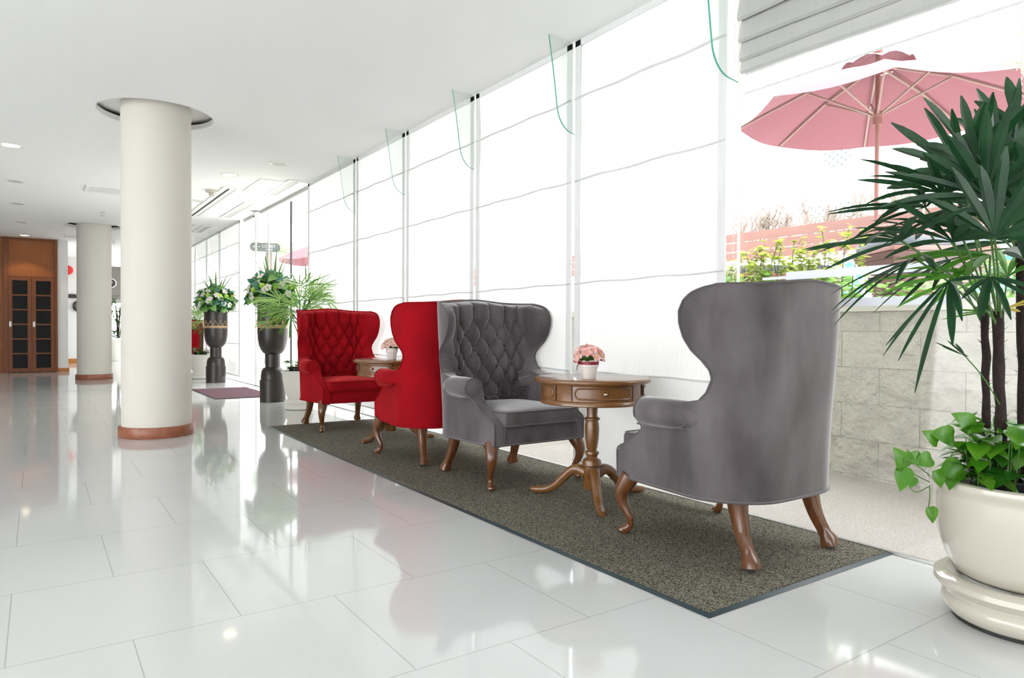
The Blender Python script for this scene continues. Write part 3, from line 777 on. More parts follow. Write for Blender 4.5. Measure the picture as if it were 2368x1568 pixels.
cr = make_chair('wing_armchair', 'redv', 'redp', 'dark red wing armchair seen from behind, back to back with the grey tufted one')
cr.location = (2.585, 4.44, .010)
c = copy_tree(cg); c.location = (2.64, 4.27, .010); c.rotation_euler.z = PI; c['label'] = 'grey velvet wing armchair with buttoned back, left of the near side table'
c = copy_tree(cr); c.location = (2.59, 7.19, .010); c.rotation_euler.z = PI+.0; c['label'] = 'bright red wing armchair with buttoned back on the far end of the mat'
c = copy_tree(cr); c.location = (2.60, 16.3, .0); c.rotation_euler.z = 0; c['label'] = 'distant red armchair half hidden between the near column and the far flower urn'

# ================================================================ DRUM TABLES
def make_table(label):
    t = thing('drum_side_table', label, 'side table')
    bm = NB(); R = .338
    lathe(bm, [(.001, .690), (R-.014, .690), (R-.004, .693), (R, .700), (R, .712), (R-.004, .717), (R-.010, .719), (.001, .719)], 96, cap=False); obj('table_top', bm, 'tabwood', t)
    bm = NB(); r = .300
    lathe(bm, [(.06, .570), (r, .570), (r+.004, .574), (r+.004, .592), (r, .597), (r-.004, .600), (r-.004, .684), (r, .690), (.06, .690)], 96, cap=False); ap = obj('apron', bm, 'tabwood', t)
    for k in range(4):
        th0 = math.radians(242-242+k*90)
        d = bpy.data.objects.new('drawer', None); COL.objects.link(d); d.parent = t
        hw = math.radians(34)
        def cyl(th, rr, z): return (rr*math.cos(th), rr*math.sin(th), z)
        bm = NB(); n = 28
        for a, b, zz0, zz1, rr in ((-hw, hw, .604, .682, r-.0015),):
            g = [[bm.verts.new(cyl(th0+lerp(a, b, i/n), rr, z)) for z in (zz0, zz1)] for i in range(n+1)]
            h = [[bm.verts.new(cyl(th0+lerp(a, b, i/n), rr-.012, z)) for z in (zz0, zz1)] for i in range(n+1)]
            for i in range(n):
                bm.faces.new((g[i][0], g[i+1][0], g[i+1][1], g[i][1])); bm.faces.new((g[i][0], g[i+1][0], h[i+1][0], h[i][0])); bm.faces.new((g[i][1], g[i+1][1], h[i+1][1], h[i][1]))
            bm.faces.new((g[0][0], g[0][1], h[0][1], h[0][0])); bm.faces.new((g[n][0], g[n][1], h[n][1], h[n][0]))
        # raised field with rounded ends
        def field(hw2, z0, z1, rr, bm=bm):
            zc, zr = (z0+z1)/2, (z1-z0)/2; ar = zr/r
            rows = []
            for i in range(33):
                a = -hw2+2*hw2*(.5-.5*math.cos(PI*i/32)); e = hw2-abs(a)
                hgt = zr if e >= ar else zr*math.sqrt(max(0, 1-(1-e/ar)**2))
                rows.append([bm.verts.new(cyl(th0+a, rr, zc+hgt*q)) for q in (-1, -.5, 0, .5, 1)])
            for A, B in zip(rows, rows[1:]):
                for q in range(4): bm.faces.new((A[q], B[q], B[q+1], A[q+1]))
        bmesh.ops.remove_doubles(bm, verts=bm.verts, dist=.0001)
        obj('drawer_front', bm, 'tabwood', d)
        bm = NB(); zc, zr = .643, .029; ar = zr/r; hw2 = hw-.045; pts = []
        for i in range(13): a = -PI/2+PI*i/12; pts.append(cyl(th0+hw2-ar+ar*math.cos(a), r+.001, zc+zr*math.sin(a)))
        for i in range(1, 16): pts.append(cyl(th0+lerp(hw2-ar, -hw2+ar, i/16), r+.001, zc+zr))
        for i in range(13): a = PI/2+PI*i/12; pts.append(cyl(th0-hw2+ar+ar*math.cos(a), r+.001, zc+zr*math.sin(a)))
        for i in range(1, 16): pts.append(cyl(th0+lerp(-hw2+ar, hw2-ar, i/16), r+.001, zc-zr))
        sweep(bm, pts, .0048, 8, closed=True); obj('moulding', bm, 'tabwood', d)
        for sg in (-1, 1):
            bm = NB(); a = th0+sg*(hw+.012); sweep(bm, [cyl(a, r-.001, .602), cyl(a, r-.001, .684)], .0028, 6); obj('joint_gap', bm, 'slot', d)
        if k % 2 == 0:
            bm = NB(); c = Vector(cyl(th0, r+.014, .643)); ball(bm, c, .011, 12, 8); sweep(bm, [cyl(th0, r, .643), cyl(th0, r+.012, .643)], .005, 8)
            obj('knob', bm, 'chrome', d)
    bm = NB(); lathe(bm, [(.05, .575), (.05, .555), (.034, .55), (.030, .50), (.032, .485), (.046, .478), (.046, .470), (.036, .463), (.040, .445), (.042, .415), (.039, .36), (.032, .305), (.026, .290), (.040, .283), (.042, .272), (.034, .262), (.030, .252), (.036, .243),
                            (.052, .236), (.057, .220), (.057, .205), (.050, .197), (.050, .075), (.045, .065), (.001, .064)], 40, cap=False); obj('pedestal', bm, 'tabwood', t)
    for a in (-5, 115, 235):
        a = math.radians(a-242+2)
        rp = [(.035, .155), (.085, .172), (.13, .158), (.18, .112), (.23, .062), (.29, .030), (.345, .022), (.395, .020)]
        q, rr = resample([(p*math.cos(a), p*math.sin(a), z) for p, z in rp], [.036, .034, .030, .028, .026, .022, .022, .016], 4)
        bm = NB(); sweep(bm, q, rr, 12, .62, aspect=.92); obj('leg', bm, 'tabwood', t)
    return t
T1 = (2.67, 3.06); T2 = (2.66, 5.83)
tb = make_table('near round drum side table with drawer and brass knob, between the two grey armchairs'); tb.location = (*T1, .010); tb.rotation_euler.z = math.radians(242)
t2 = copy_tree(tb); t2.location = (*T2, .010); t2.rotation_euler.z = math.radians(213); t2['label'] = 'far round drum side table between the two red armchairs'

# pink flowers in little pots
def blossom(bm, c, nrm, r, rg, npet=6):
    nrm = Vector(nrm).normalized(); a = nrm.orthogonal().normalized(); b = nrm.cross(a)
    ph = rg.random()*6
    for k in range(npet):
        th = ph+2*PI*k/npet; d = a*math.cos(th)+b*math.sin(th); e = nrm.cross(d)
        rows = [(0, .0, .25), (.35, .20, .55), (.75, .50, .62), (1.0, .52, .30)]
        prev = None
        for x, up, wd in rows:
            m = Vector(c)+d*(x*r)+nrm*(up*r*.7)
            cur = (bm.verts.new(m-e*(wd*r*.62)+nrm*.1*r), bm.verts.new(m), bm.verts.new(m+e*(wd*r*.62)+nrm*.1*r))
            if prev:
                bm.faces.new((prev[0], prev[1], cur[1], cur[0])); bm.faces.new((prev[1], prev[2], cur[2], cur[1]))
            prev = cur
def flower_pot(loc, label, petal, rib, sc, seed):
    rg = random.Random(seed)
    t = thing('potted_flowers', label, 'flowers', loc)
    bm = NB(); lathe(bm, [(.001, 0), (.034*sc, 0), (.037*sc, .004), (.047*sc, .064*sc), (.052*sc, .066*sc), (.054*sc, .104*sc), (.050*sc, .106*sc), (.046*sc, .096*sc), (.001, .094*sc)], 36, cap=False)
    obj('pot', bm, 'smallpot', t)
    if rib:
        bm = NB(); lathe(bm, [(.0535*sc, .080*sc), (.0550*sc, .081*sc), (.0555*sc, .096*sc), (.0540*sc, .097*sc)], 36, cap=False)
        a = math.radians(150); kx, ky = .058*math.cos(a), .058*math.sin(a)
        ball(bm, (kx, ky, .09), .008, 8, 6)
        for dx in (-.012, .008):
            sweep(bm, [(kx, ky, .09), (kx*1.12+dx*.4, ky*1.12, .07), (kx*1.14+dx*.6, ky*1.14, .045)], [.005, .005, .004], 4, aspect=.25)
        for sg in (-1, 1): sweep(bm, smoothpts([(kx, ky, .09), (kx*1.2, ky*1.2+sg*.012, .105), (kx*1.25, ky*1.25+sg*.02, .095), (kx, ky, .09)], 3), .004, 5)
        obj('ribbon', bm, 'ribbon', t)
    bm = NB(); ball(bm, (0, 0, .112*sc), .046*sc, 12, 8, (1, 1, .4)); 
    for k in range(9):
        a = rg.random()*6.28; d = Vector((math.cos(a), math.sin(a), 0)); e = Vector((-d.y, d.x, 0)); b0 = d*.04*sc+Vector((0, 0, .108*sc)); m = d*.066*sc+Vector((0, 0, .112*sc)); tip = d*.088*sc+Vector((0, 0, .098*sc))
        v = [bm.verts.new(p) for p in (b0, m+e*.012, tip, m-e*.012)]; bm.faces.new(v)
    obj('leaves', bm, 'pothosd', t)
    N = 19
    for k in range(N):
        ph = math.acos(1-.92*(k+.5)/N); th = k*2.39996
        d = Vector((math.sin(ph)*math.cos(th), math.sin(ph)*math.sin(th), math.cos(ph)))
        c = Vector((0, 0, .112*sc))+Vector((d.x*.066, d.y*.066, d.z*.060))*sc
        bm = NB(); blossom(bm, c+Vector((rg.uniform(-.008, .008), rg.uniform(-.008, .008), rg.uniform(-.008, .008))), d+Vector((rg.uniform(-.4, .4), rg.uniform(-.4, .4), .15)), .033*sc*rg.uniform(.85, 1.1), rg, 5)
        o = obj('blossom', bm, petal, t)
        bm = NB(); ball(bm, c+d*.008, .0055*sc, 6, 5); obj('flower_throat', bm, 'yell', o)
p = onz(1362, 876, .729); flower_pot((p.x, p.y, .729), 'pink artificial flowers in a white pot with crimson ribbon on the near side table', 'pink', True, 1.0, 3)
p = onz(906, 832, .729); flower_pot((p.x, p.y, .729), 'pale pink flowers in a small white pot on the far side table', 'palepink', False, 1.0, 4)

# ================================================================ FAN PALMS IN PLANTERS
def blade(bm, hub, d, up, L, wd, droop, fold=.25, n=7, tip=.5):
    """one strap segment of a fan leaf"""
    d = d.normalized(); side = d.cross(up)
    if side.length < .05: side = d.orthogonal()
    side.normalize(); nn = side.cross(d).normalized(); prev = None
    for i in range(n+1):
        t = i/n; c = hub + d*(L*t) + Vector((0, 0, -1))*(droop*L*t*t)
        w_ = wd*(.16+.84*sstep(t/.35))*(1 if t < .7 else lerp(1, tip*.35, ((t-.7)/.3)**1.6))
        cur = (bm.verts.new(c-side*w_/2), bm.verts.new(c-nn*(w_*fold)), bm.verts.new(c+side*w_/2))
        if prev:
            bm.faces.new((prev[0], prev[1], cur[1], cur[0])); bm.faces.new((prev[1], prev[2], cur[2], cur[1]))
        prev = cur
def fan(parent, hub, root, axis, nb, L, wd, rg, m='palm', spread=150, droop=.22, stemr=.0035, pm='stem'):
    """palm leaf: petiole from root to hub, blades fanned about the axis"""
    hub = Vector(hub); root = Vector(root); axis = Vector(axis).normalized()
    up = Vector((0, 0, 1)) if abs(axis.z) < .9 else Vector((1, 0, 0))
    nrm = (up-axis*axis.dot(up)).normalized(); 
    tw = rg.uniform(-.5, .5); side = axis.cross(nrm); nrm = (nrm*math.cos(tw)+side*math.sin(tw)).normalized(); side = axis.cross(nrm)
    bm = NB()
    for k in range(nb):
        a = math.radians(lerp(-spread/2, spread/2, k/(nb-1)) + rg.uniform(-5, 5))
        d = axis*math.cos(a)+side*math.sin(a)+nrm*rg.uniform(-.10, .16)
        blade(bm, hub, d, nrm, L*rg.uniform(.80, 1.08)*(1-.18*abs(a)/1.4), wd*rg.uniform(.75, 1.15), droop*rg.uniform(.4, 1.5))
    o = obj('frond', bm, m, parent)
    bm = NB(); mid = (root+hub)/2+Vector((0, 0, .05*(hub-root).length)); sweep(bm, smoothpts([root, mid, hub], 4), stemr, 6)
    obj('leaf_stalk', bm, pm, o)
    return o
def heart_leaf(bm, c, d, up, L, mi=0):
    d = Vector(d).normalized(); up = Vector(up); s = d.cross(up).normalized(); n = s.cross(d).normalized(); c = Vector(c)
    tab = [(-.12, .0, 0), (-.10, .26, .02), (.05, .40, .04), (.25, .44, .03), (.5, .36, .0), (.75, .20, -.06), (1.0, .0, -.16)]
    rows = []
    for x, wd, z in tab:
        m = c+d*(x*L)+n*(z*L)
        if x == -.12: m = c
        rows.append((m-s*wd*L+n*(.12*wd*L*2), m, m+s*wd*L+n*(.12*wd*L*2)))
    V = [[bm.verts.new(p) for p in r] for r in rows]
    for A, B in zip(V, V[1:]):
        f = bm.faces.new((A[0], A[1], B[1], B[0])); f.material_index = mi
        f = bm.faces.new((A[1], A[2], B[2], B[1])); f.material_index = mi
def big_planter():
    rg = random.Random(11)
    base = onz(2371, 1440, 0); P0 = Vector((base.x, base.y, 0))
    t = thing('potted_palm', 'large cream ceramic planter with dark green fan palm and trailing vine in the right foreground', 'potted plant', P0)
    bm = NB(); lathe(bm, [(.001, .012), (.215, .012), (.228, .02), (.242, .04), (.250, .058), (.246, .075), (.237, .085), (.240, .098), (.262, .112), (.274, .128), (.272, .145), (.258, .155), (.235, .158), (.225, .150), (.001, .145)], 80, cap=False); obj('saucer', bm, 'ceramic', t)
    bm = NB(); lathe(bm, [(.001, .0015), (.216, .0015), (.216, .013), (.001, .013)], 64, cap=False); obj('felt_base', bm, 'slot', t)
    bm = NB(); lathe(bm, [(.001, .152), (.19, .152), (.215, .17), (.238, .215), (.260, .28), (.274, .34), (.281, .40), (.280, .44), (.281, .455), (.292, .468), (.296, .480), (.292, .492), (.280, .497), (.262, .494), (.258, .48), (.250, .44), (.001, .43)], 96, cap=False); obj('pot', bm, 'ceramic', t)
    bm = NB(); lathe(bm, [(.001, .435), (.25, .435), (.25, .44), (.001, .45)], 48, cap=False); obj('soil', bm, 'soil', t)
    for (x, y) in ((-.10, .02), (.11, -.10), (.08, .13)):
        bm = NB(); lathe(bm, [(.07, .44), (.078, .50), (.085, .502), (.085, .508), (.076, .508), (.068, .46), (.001, .46)], 32, (x, y, 0), cap=False); obj('nursery_pot', bm, 'plastic', t)
    def L(x, y, D): return atd(x, y, D)-P0
    # canes
    canes = [((2287, 950, 2.42), (2277, 690, 2.40), .013), ((2318, 1090, 2.30), (2309, 720, 2.34), .017), ((2368, 1000, 2.42), (2362, 560, 2.46), .016), ((2440, 1000, 2.3), (2450, 420, 2.35), .016)]
    tops = []
    for a, b, r in canes:
        A = L(*a); B = L(*b); A0 = Vector((A.x, A.y, .44)); n = 10
        pts = [A0.lerp(B, i/n)+Vector((rg.uniform(-.003, .003), rg.uniform(-.003, .003), 0)) for i in range(n+1)]
        bm = NB(); sweep(bm, pts, [r*(1+.10*math.sin(i*2.1)) for i in range(n+1)], 10)
        for k in range(60):
            h = rg.random(); p = A0.lerp(B, h); a_ = rg.random()*6.28; d = Vector((math.cos(a_), math.sin(a_), .8)); q = p+Vector((d.x, d.y, 0))*r*.9
            sweep(bm, [q, q+d*.012], [.0012, .0004], 3)
        obj('cane', bm, 'trunk', t); tops.append(B)
    # leaves: hub position, direction it points on screen (dx right, dy up, toward camera), blades, length
    H = [  # x, y, depth, (right, up, toward), blades, length, width, cane
        (2084, 557, 2.15, (-.8, .2, .35), 9, .31, .026, 1), (2175, 445, 2.30, (-.75, .35, .15), 9, .33, .032, 1), (2226, 405, 2.45, (-.5, .75, -.1), 8, .34, .036, 0),
        (2300, 550, 2.05, (-.1, .85, .3), 9, .35, .036, 1), (2290, 590, 2.35, (-.7, .1, -.2), 9, .29, .030, 0), (2195, 648, 2.20, (-.55, -.75, .2), 6, .30, .028, 0),
        (2238, 640, 2.3, (-.85, .15, -.3), 7, .31, .026, 0), (2310, 400, 2.50, (.05, 1, 0), 8, .36, .038, 2), (2355, 480, 2.25, (-.2, .9, .3), 8, .38, .036, 2),
        (2340, 350, 2.60, (-.3, .9, -.2), 7, .33, .036, 2), (2250, 520, 2.60, (-.55, .6, -.3), 8, .33, .032, 1), (2368, 600, 2.2, (.5, .6, .3), 8, .34, .034, 2),
        (2400, 420, 2.45, (.2, .95, 0), 8, .38, .036, 3), (2420, 560, 2.3, (.4, .5, .4), 8, .36, .034, 3), (2150, 540, 2.55, (-.75, .3, -.3), 8, .33, .026, 0),
        (2280, 455, 2.15, (-.45, .7, .3), 8, .33, .034, 1), (2330, 640, 2.45, (.3, .5, -.4), 8, .28, .028, 1), (2225, 480, 2.4, (-.8, -.1, .1), 7, .31, .028, 2),
        (2360, 300, 2.50, (-.05, 1, .1), 6, .26, .036, 3), (2300, 480, 2.65, (.3, .8, -.3), 8, .33, .034, 2), (2290, 640, 2.15, (-.3, -.4, .5), 6, .17, .024, 1),
         (2120, 600, 2.35, (-.9, -.15, .2), 8, .36, .024, 0), (2140, 480, 2.45, (-.85, .1, .1), 8, .34, .028, 1), (2205, 560, 2.2, (-.6, .5, .4), 8, .30, .030, 0),
         (2260, 380, 2.35, (-.35, .9, .2), 7, .34, .036, 2), (2340, 560, 2.55, (.1, .8, -.2), 8, .36, .036, 3), (2200, 600, 2.5, (-.4, -.2, -.3), 7, .30, .028, 2), (2390, 500, 2.15, (-.3, .8, .4), 8, .36, .036, 3)]
    rdir = Vector((Rr.x, Rr.y, 0)); tdir = -Vector((F.x, F.y, 0))
    for k, (x, y, D, (a, b, c), nb, ln, wd, cn) in enumerate(H):
        hub = L(x, y, D); ax = rdir*a+Vector((0, 0, 1))*b+tdir*c
        root = tops[cn]+Vector((rg.uniform(-.01, .01), rg.uniform(-.01, .01), rg.uniform(-.10, -.01)))
        mm = 'palm' if k not in (4, 6, 16) else 'palmlt'
        fan(t, hub, root, ax, nb, ln, wd, rg, mm, spread=rg.uniform(110, 160), droop=.16 if b > .5 else .28)
    # small low sprout leaves beside the canes
    fan(t, L(2230, 822, 2.2), L(2312, 935, 2.30), rdir*-.75+Vector((0, 0, .55)), 5, .095, .016, rg, 'palm', 130, .1, .002)
    fan(t, L(2283, 722, 2.3), L(2300, 745, 2.33), rdir*-.9+Vector((0, 0, .1)), 4, .14, .018, rg, 'palmlt', 80, .1, .002)
    fan(t, L(2320, 715, 2.3), L(2312, 730, 2.33), rdir*.9+Vector((0, 0, .35)), 4, .15, .016, rg, 'palmyel', 70, .15, .002)
    # trailing vine: clumps of heart shaped leaves
    def vine(n, c0, rad, zr, mm, size):
        bm = NB(); sm = NB()
        for k in range(n):
            a = rg.uniform(0, 2*PI); r = rad*math.sqrt(rg.random()); base = Vector((c0[0]+r*math.cos(a), c0[1]+r*math.sin(a), rg.uniform(*zr)))
            out = Vector((math.cos(a), math.sin(a), 0)); d = out*rg.uniform(.5, 1)+Vector((0, 0, rg.uniform(-.5, .45)))+Vector((rg.uniform(-.5, .5), rg.uniform(-.5, .5), 0))
            up = Vector((0, 0, 1))+out*.4
            heart_leaf(bm, base, d, up, rg.uniform(.7, 1.15)*size)
            sweep(sm, [base, Vector((lerp(c0[0], base.x, .6), lerp(c0[1], base.y, .6), .46))], .0016, 4)
        o = obj('vine_leaves', bm, mm, t); o['kind'] = 'stuff'; obj('vine_stems', sm, 'stem', o)
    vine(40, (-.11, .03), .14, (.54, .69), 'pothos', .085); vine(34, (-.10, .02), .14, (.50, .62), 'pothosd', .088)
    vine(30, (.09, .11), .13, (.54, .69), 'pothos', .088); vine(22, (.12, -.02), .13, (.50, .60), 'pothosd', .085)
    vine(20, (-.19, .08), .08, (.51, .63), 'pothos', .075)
    # the runner hanging over the left rim
    bm = NB(); sm = NB()
    nodes = [((2150, 1115), (2100, 1087), (2065, 1040)), ((2150, 1100), (2110, 1070), (2090, 1075)), ((2148, 1125), (2115, 1138), (2094, 1105)), ((2150, 1122), (2150, 1150), (2147, 1172))]
    for nd in nodes:
        pts = [L(x, y, 2.37) for x, y in nd]; sweep(sm, smoothpts(pts, 4), .0018, 5)
    V = lambda a, b: rdir*a+Vector((0, 0, b))
    for (x, y), d, ln in [(((2090, 1078)), V(-.45, .8), .066), ((2088, 1085), V(-.15, -1), .066), ((2150, 1175), V(.2, -1), .045), ((2125, 1060), V(-1, .1), .05), ((2112, 1105), V(-.3, -.6), .034), ((2100, 1070), V(-.1, 1), .040),
                          ((2165, 1090), V(.3, -1), .05), ((2185, 1075), V(.9, -.6), .075), ((2150, 1060), V(-.8, -.2), .055), ((2245, 985), V(-.9, .6), .07), ((2200, 1010), V(-.9, .2), .07), ((2165, 1020), V(-.7, .5), .055)]:
        heart_leaf(bm, L(x, y, 2.33), d+tdir*.2, tdir+Vector((0, 0, .3)), ln*1.15)
    o = obj('trailing_runner', bm, 'pothos', t); o['kind'] = 'stuff'; obj('runner_stems', sm, 'stem', o)
big_planter()

def bright_palm(px, D, rimy, label, seed, spread_px, crowny, light='palmfar', yel=True, n=16):
    rg = random.Random(seed)
    b = atd(px, 763, D); P0 = Vector((b.x, b.y, 0))
    t = thing('potted_fan_palm', label, 'potted plant', P0)
    bm = NB(); lathe(bm, [(.001, .001), (.155, .001), (.17, .01), (.172, .05), (.16, .062), (.175, .08), (.178, .11), (.16, .125), (.001, .12)], 48, cap=False); obj('saucer', bm, 'whitepot', t)
    bm = NB(); lathe(bm, [(.001, .12), (.13, .12), (.145, .14), (.175, .25), (.195, .36), (.203, .44), (.215, .455), (.218, .475), (.205, .482), (.195, .46), (.001, .45)], 56, cap=False); obj('pot', bm, 'whitepot', t)
    bm = NB(); lathe(bm, [(.001, .45), (.12, .45), (.13, .52), (.122, .525), (.115, .49), (.001, .49)], 32, cap=False); obj('nursery_pot', bm, 'plastic', t)
    bm = NB()
    for k in range(46):
        a = rg.random()*6.28; r = .15*math.sqrt(rg.random()); out = Vector((math.cos(a), math.sin(a), 0))
        heart_leaf(bm, out*r+Vector((0, 0, rg.uniform(.50, .60))), out+Vector((0, 0, rg.uniform(-.3, .5))), Vector((0, 0, 1))+out*.3, rg.uniform(.06, .10))
    o = obj('vine_leaves', bm, 'pothos', t)
    top = Vector((rg.uniform(-.02, .02), rg.uniform(-.02, .02), crowny-.30))
    bm = NB(); sweep(bm, smoothpts([(0, 0, .45), (.012, .01, .75), top], 5), .026, 10); obj('cane', bm, 'trunk2', t)
    bm = NB(); top2 = Vector((.06, .03, crowny-.2)); sweep(bm, smoothpts([(.04, .02, .45), (.05, .03, .8), top2], 5), .018, 10); obj('cane', bm, 'trunk2', t)
    for k in range(n):
        a = k*2.4+rg.uniform(-.3, .3); el = rg.uniform(-.35, .95)
        d = Vector((math.cos(a)*math.cos(el), math.sin(a)*math.cos(el), math.sin(el)))
        rr = top if k % 2 else top2
        sx_ = .8 if d.x > .2 else 1
        hub = rr+d*rg.uniform(.10, .38)*sx_+Vector((0, 0, rg.uniform(.02, .20)))
        mm = 'palmyel' if (yel and el < -.05 and k % 3 == 0) else ('palmlt' if k % 4 == 0 else light)
        fan(t, hub, rr, d, rg.randint(8, 11), rg.uniform(.30, .46)*(.85 if d.x > .2 else 1), .018, rg, mm, spread=rg.uniform(110, 150), droop=.22, stemr=.004)
    return t
bright_palm(692, 8.65, 862, 'white potted fan palm with bright green leaves beside the far red armchair', 21, 100, 1.38, n=42)
bright_palm(463, 13.85, 820, 'small white potted fan palm far back, left of the far flower urn', 22, 60, 1.20, n=22)

# distant potted tree in the bright passage
t = thing('potted_tree', 'small dark potted tree in front of the bright opening between the two columns', 'potted plant', (2.03, 24.2, 0))
bm = NB(); lathe(bm, [(.001, 0), (.24, 0), (.26, .05), (.24, .10), (.28, .16), (.36, .62), (.40, .66), (.38, .70), (.001, .68)], 32, cap=False); obj('pot', bm, 'whitepot', t)
rg = random.Random(5)
bm = NB()
for k in range(60):
    a = rg.random()*6.28; out = Vector((math.cos(a), math.sin(a), 0)); heart_leaf(bm, out*.26*math.sqrt(rg.random())+Vector((0, 0, rg.uniform(.7, .95))), out+Vector((0, 0, .3)), Vector((0, 0, 1)), .13)
obj('vine_leaves', bm, 'pothosd', t)
bm = NB()
for k in range(5):
    a = rg.random()*6.28; sweep(bm, [(.05*math.cos(a), .05*math.sin(a), .7), (.1*math.cos(a), .1*math.sin(a), 1.2), (.2*math.cos(a), .2*math.sin(a), rg.uniform(1.4, 1.8))], .014, 5)
obj('stem', bm, 'trunk', t)
bm = NB()
for k in range(46):
    c = Vector((rg.gauss(0, .2), rg.gauss(0, .2), rg.uniform(1.15, 2.0)))
    for q in range(6):
        d = Vector((rg.uniform(-1, 1), rg.uniform(-1, 1), rg.uniform(-.6, .8))); blade(bm, c, d, Vector((0, 0, 1)), rg.uniform(.09, .16), .025, .3, n=3)
obj('foliage', bm, 'pothosd', t)

# ================================================================ FLOWER URNS
def orchid(parent, c, nrm, r, rg):
    bm = NB(); c = Vector(c); nrm = Vector(nrm).normalized(); a = nrm.orthogonal().normalized(); b = nrm.cross(a); ph = rg.random()*6
    for k in range(5):
        th = ph+2*PI*k/5; d = a*math.cos(th)+b*math.sin(th); e = nrm.cross(d); wd = .52 if k % 2 else .38
        ring = [c] + [c+d*(r*x)+e*(r*wd*y)+nrm*(r*z) for x, y, z in ((.3, .7, .05), (.65, 1, .1), (.95, .6, .02), (1.05, 0, -.05), (.95, -.6, .02), (.65, -1, .1), (.3, -.7, .05))]
        bm.faces.new([bm.verts.new(p) for p in ring])
    o = obj('orchid', bm, 'orchid', parent); bm = NB(); ball(bm, c+nrm*r*.12, r*.17, 6, 5); obj('orchid_centre', bm, 'orchidc', o)
def urn(px, D, label, label2, seed, sc=1.0):
    b = atd(px, 763, D); P0 = Vector((b.x, b.y, 0)); rg = random.Random(seed)
    t = thing('floor_urn', label, 'urn', P0); t.scale = (1, 1, 1)
    bm = NB(); lathe(bm, [(.001, .001), (.172, .001), (.172, .30), (.160, .305), (.158, .36), (.150, .42), (.128, .46), (.100, .475), (.001, .475)], 56, cap=False); obj('foot', bm, 'darkvase', t)
    bm = NB(); lathe(bm, [(.001, .47), (.100, .47), (.100, .655), (.001, .655)], 48, cap=False); obj('neck', bm, 'darkvase', t)
    bm = NB(); prof = [(.001, .645), (.095, .65), (.125, .67), (.160, .715), (.185, .78), (.198, .86), (.203, .95), (.203, 1.10), (.203, 1.32), (.195, 1.32), (.19, 1.25), (.001, 1.2)]
    lathe(bm, prof, 64, cap=False); bowl = obj('bowl', bm, 'darkvase', t)
    bm = NB(); R = .2045
    for z in (1.015, 1.032, 1.045): sweep(bm, [(R*math.cos(2*PI*i/60), R*math.sin(2*PI*i/60), z) for i in range(60)], .0042, 5, closed=True)
    nz = 28; sweep(bm, [(R*math.cos(2*PI*i/nz), R*math.sin(2*PI*i/nz), 1.055 if i % 2 else 1.145) for i in range(nz)], .0052, 5, closed=True)
    obj('gold_band', bm, 'gold', bowl)
    a = thing('flower_arrangement', label2, 'flower arrangement', P0+Vector((0, 0, 1.20)))
    cz = .27
    for mm, n, ln, r0 in (('foliage', 330, .10, .30), ('foliage2', 130, .11, .33), ('foliage3', 120, .12, .34)):
        bm = NB()
        for k in range(n):
            ph = math.acos(rg.uniform(-.42, 1)); th = rg.random()*6.28; d = Vector((math.sin(ph)*math.cos(th), math.sin(ph)*math.sin(th), math.cos(ph)))
            rr = r0*rg.uniform(.5, 1.02); c = Vector((d.x*rr, d.y*rr, cz+d.z*rr*.92))
            if c.z < .12 and math.hypot(c.x, c.y) < .23: continue
            e = d+Vector((rg.uniform(-.7, .7), rg.uniform(-.7, .7), rg.uniform(-.7, .4)))
            if mm == 'foliage3' : e.z -= .5
            heart_leaf(bm, c, e, d+Vector((0, 0, .2)), ln*rg.uniform(.6, 1.2))
        o = obj({'foliage': 'dark_foliage', 'foliage2': 'blue_green_foliage', 'foliage3': 'fern_foliage'}[mm], bm, mm, a); o['kind'] = 'stuff'
    bm = NB(); ball(bm, (0, 0, cz), .23, 20, 14); sweep(bm, [(0, 0, .02), (0, 0, cz)], .12, 12); obj('foam_core', bm, 'foliage', a)
    for k in range(20):
        ph = math.acos(lerp(.75, -.30, (k+.5)/20)); th = k*2.399+.5; d = Vector((math.sin(ph)*math.cos(th), math.sin(ph)*math.sin(th), math.cos(ph)))
        for q in range(2):
            d2 = (d+Vector((rg.uniform(-.16, .16), rg.uniform(-.16, .16), rg.uniform(-.16, .16)))).normalized(); orchid(a, Vector((0, 0, cz))+d2*(.335+.015*q), d2, .052, rg)
    for k in range(6):
        th = math.radians(200+k*33+rg.uniform(-8, 8)); z = cz+rg.uniform(.03, .16); bm = NB(); ball(bm, (.30*math.cos(th), .30*math.sin(th), z), .042, 14, 10, (1, 1, .92)); obj('green_apple', bm, 'apple', a)
    for k in range(8):
        th = rg.random()*6.28; dz = rg.uniform(-.1, .9); d = Vector((math.cos(th), math.sin(th), dz)).normalized(); bm = NB()
        for q in range(14): ball(bm, Vector((0, 0, cz))+d*.33+Vector((rg.gauss(0, .025), rg.gauss(0, .025), rg.gauss(0, .025))), .009, 5, 4)
        obj('berry_sprig', bm, 'berry', a)
    for k in range(8):
        th = k*2*PI/8+rg.uniform(-.2, .2); tl = rg.uniform(.10, .55); d = Vector((math.cos(th)*tl, math.sin(th)*tl, 1)).normalized(); bm = NB()
        base = Vector((.10*math.cos(th), .10*math.sin(th), cz+.22)); L_ = rg.uniform(.26, .40); side = d.cross(Vector((0, 0, 1.0))); side = side.normalized() if side.length > .01 else Vector((1, 0, 0)); prev = None
        for i in range(7):
            q = i/6; c = base+d*L_*q+Vector((math.cos(th), math.sin(th), 0))*.05*q*q; w_ = .022*(1-q**1.6)+.0008; nn = side.cross(d)
            cur = (bm.verts.new(c-side*w_), bm.verts.new(c-nn*w_*.5), bm.verts.new(c+side*w_))
            if prev: bm.faces.new((prev[0], prev[1], cur[1], cur[0])); bm.faces.new((prev[1], prev[2], cur[2], cur[1]))
            prev = cur
        obj('spiky_leaf', bm, 'agave', a)
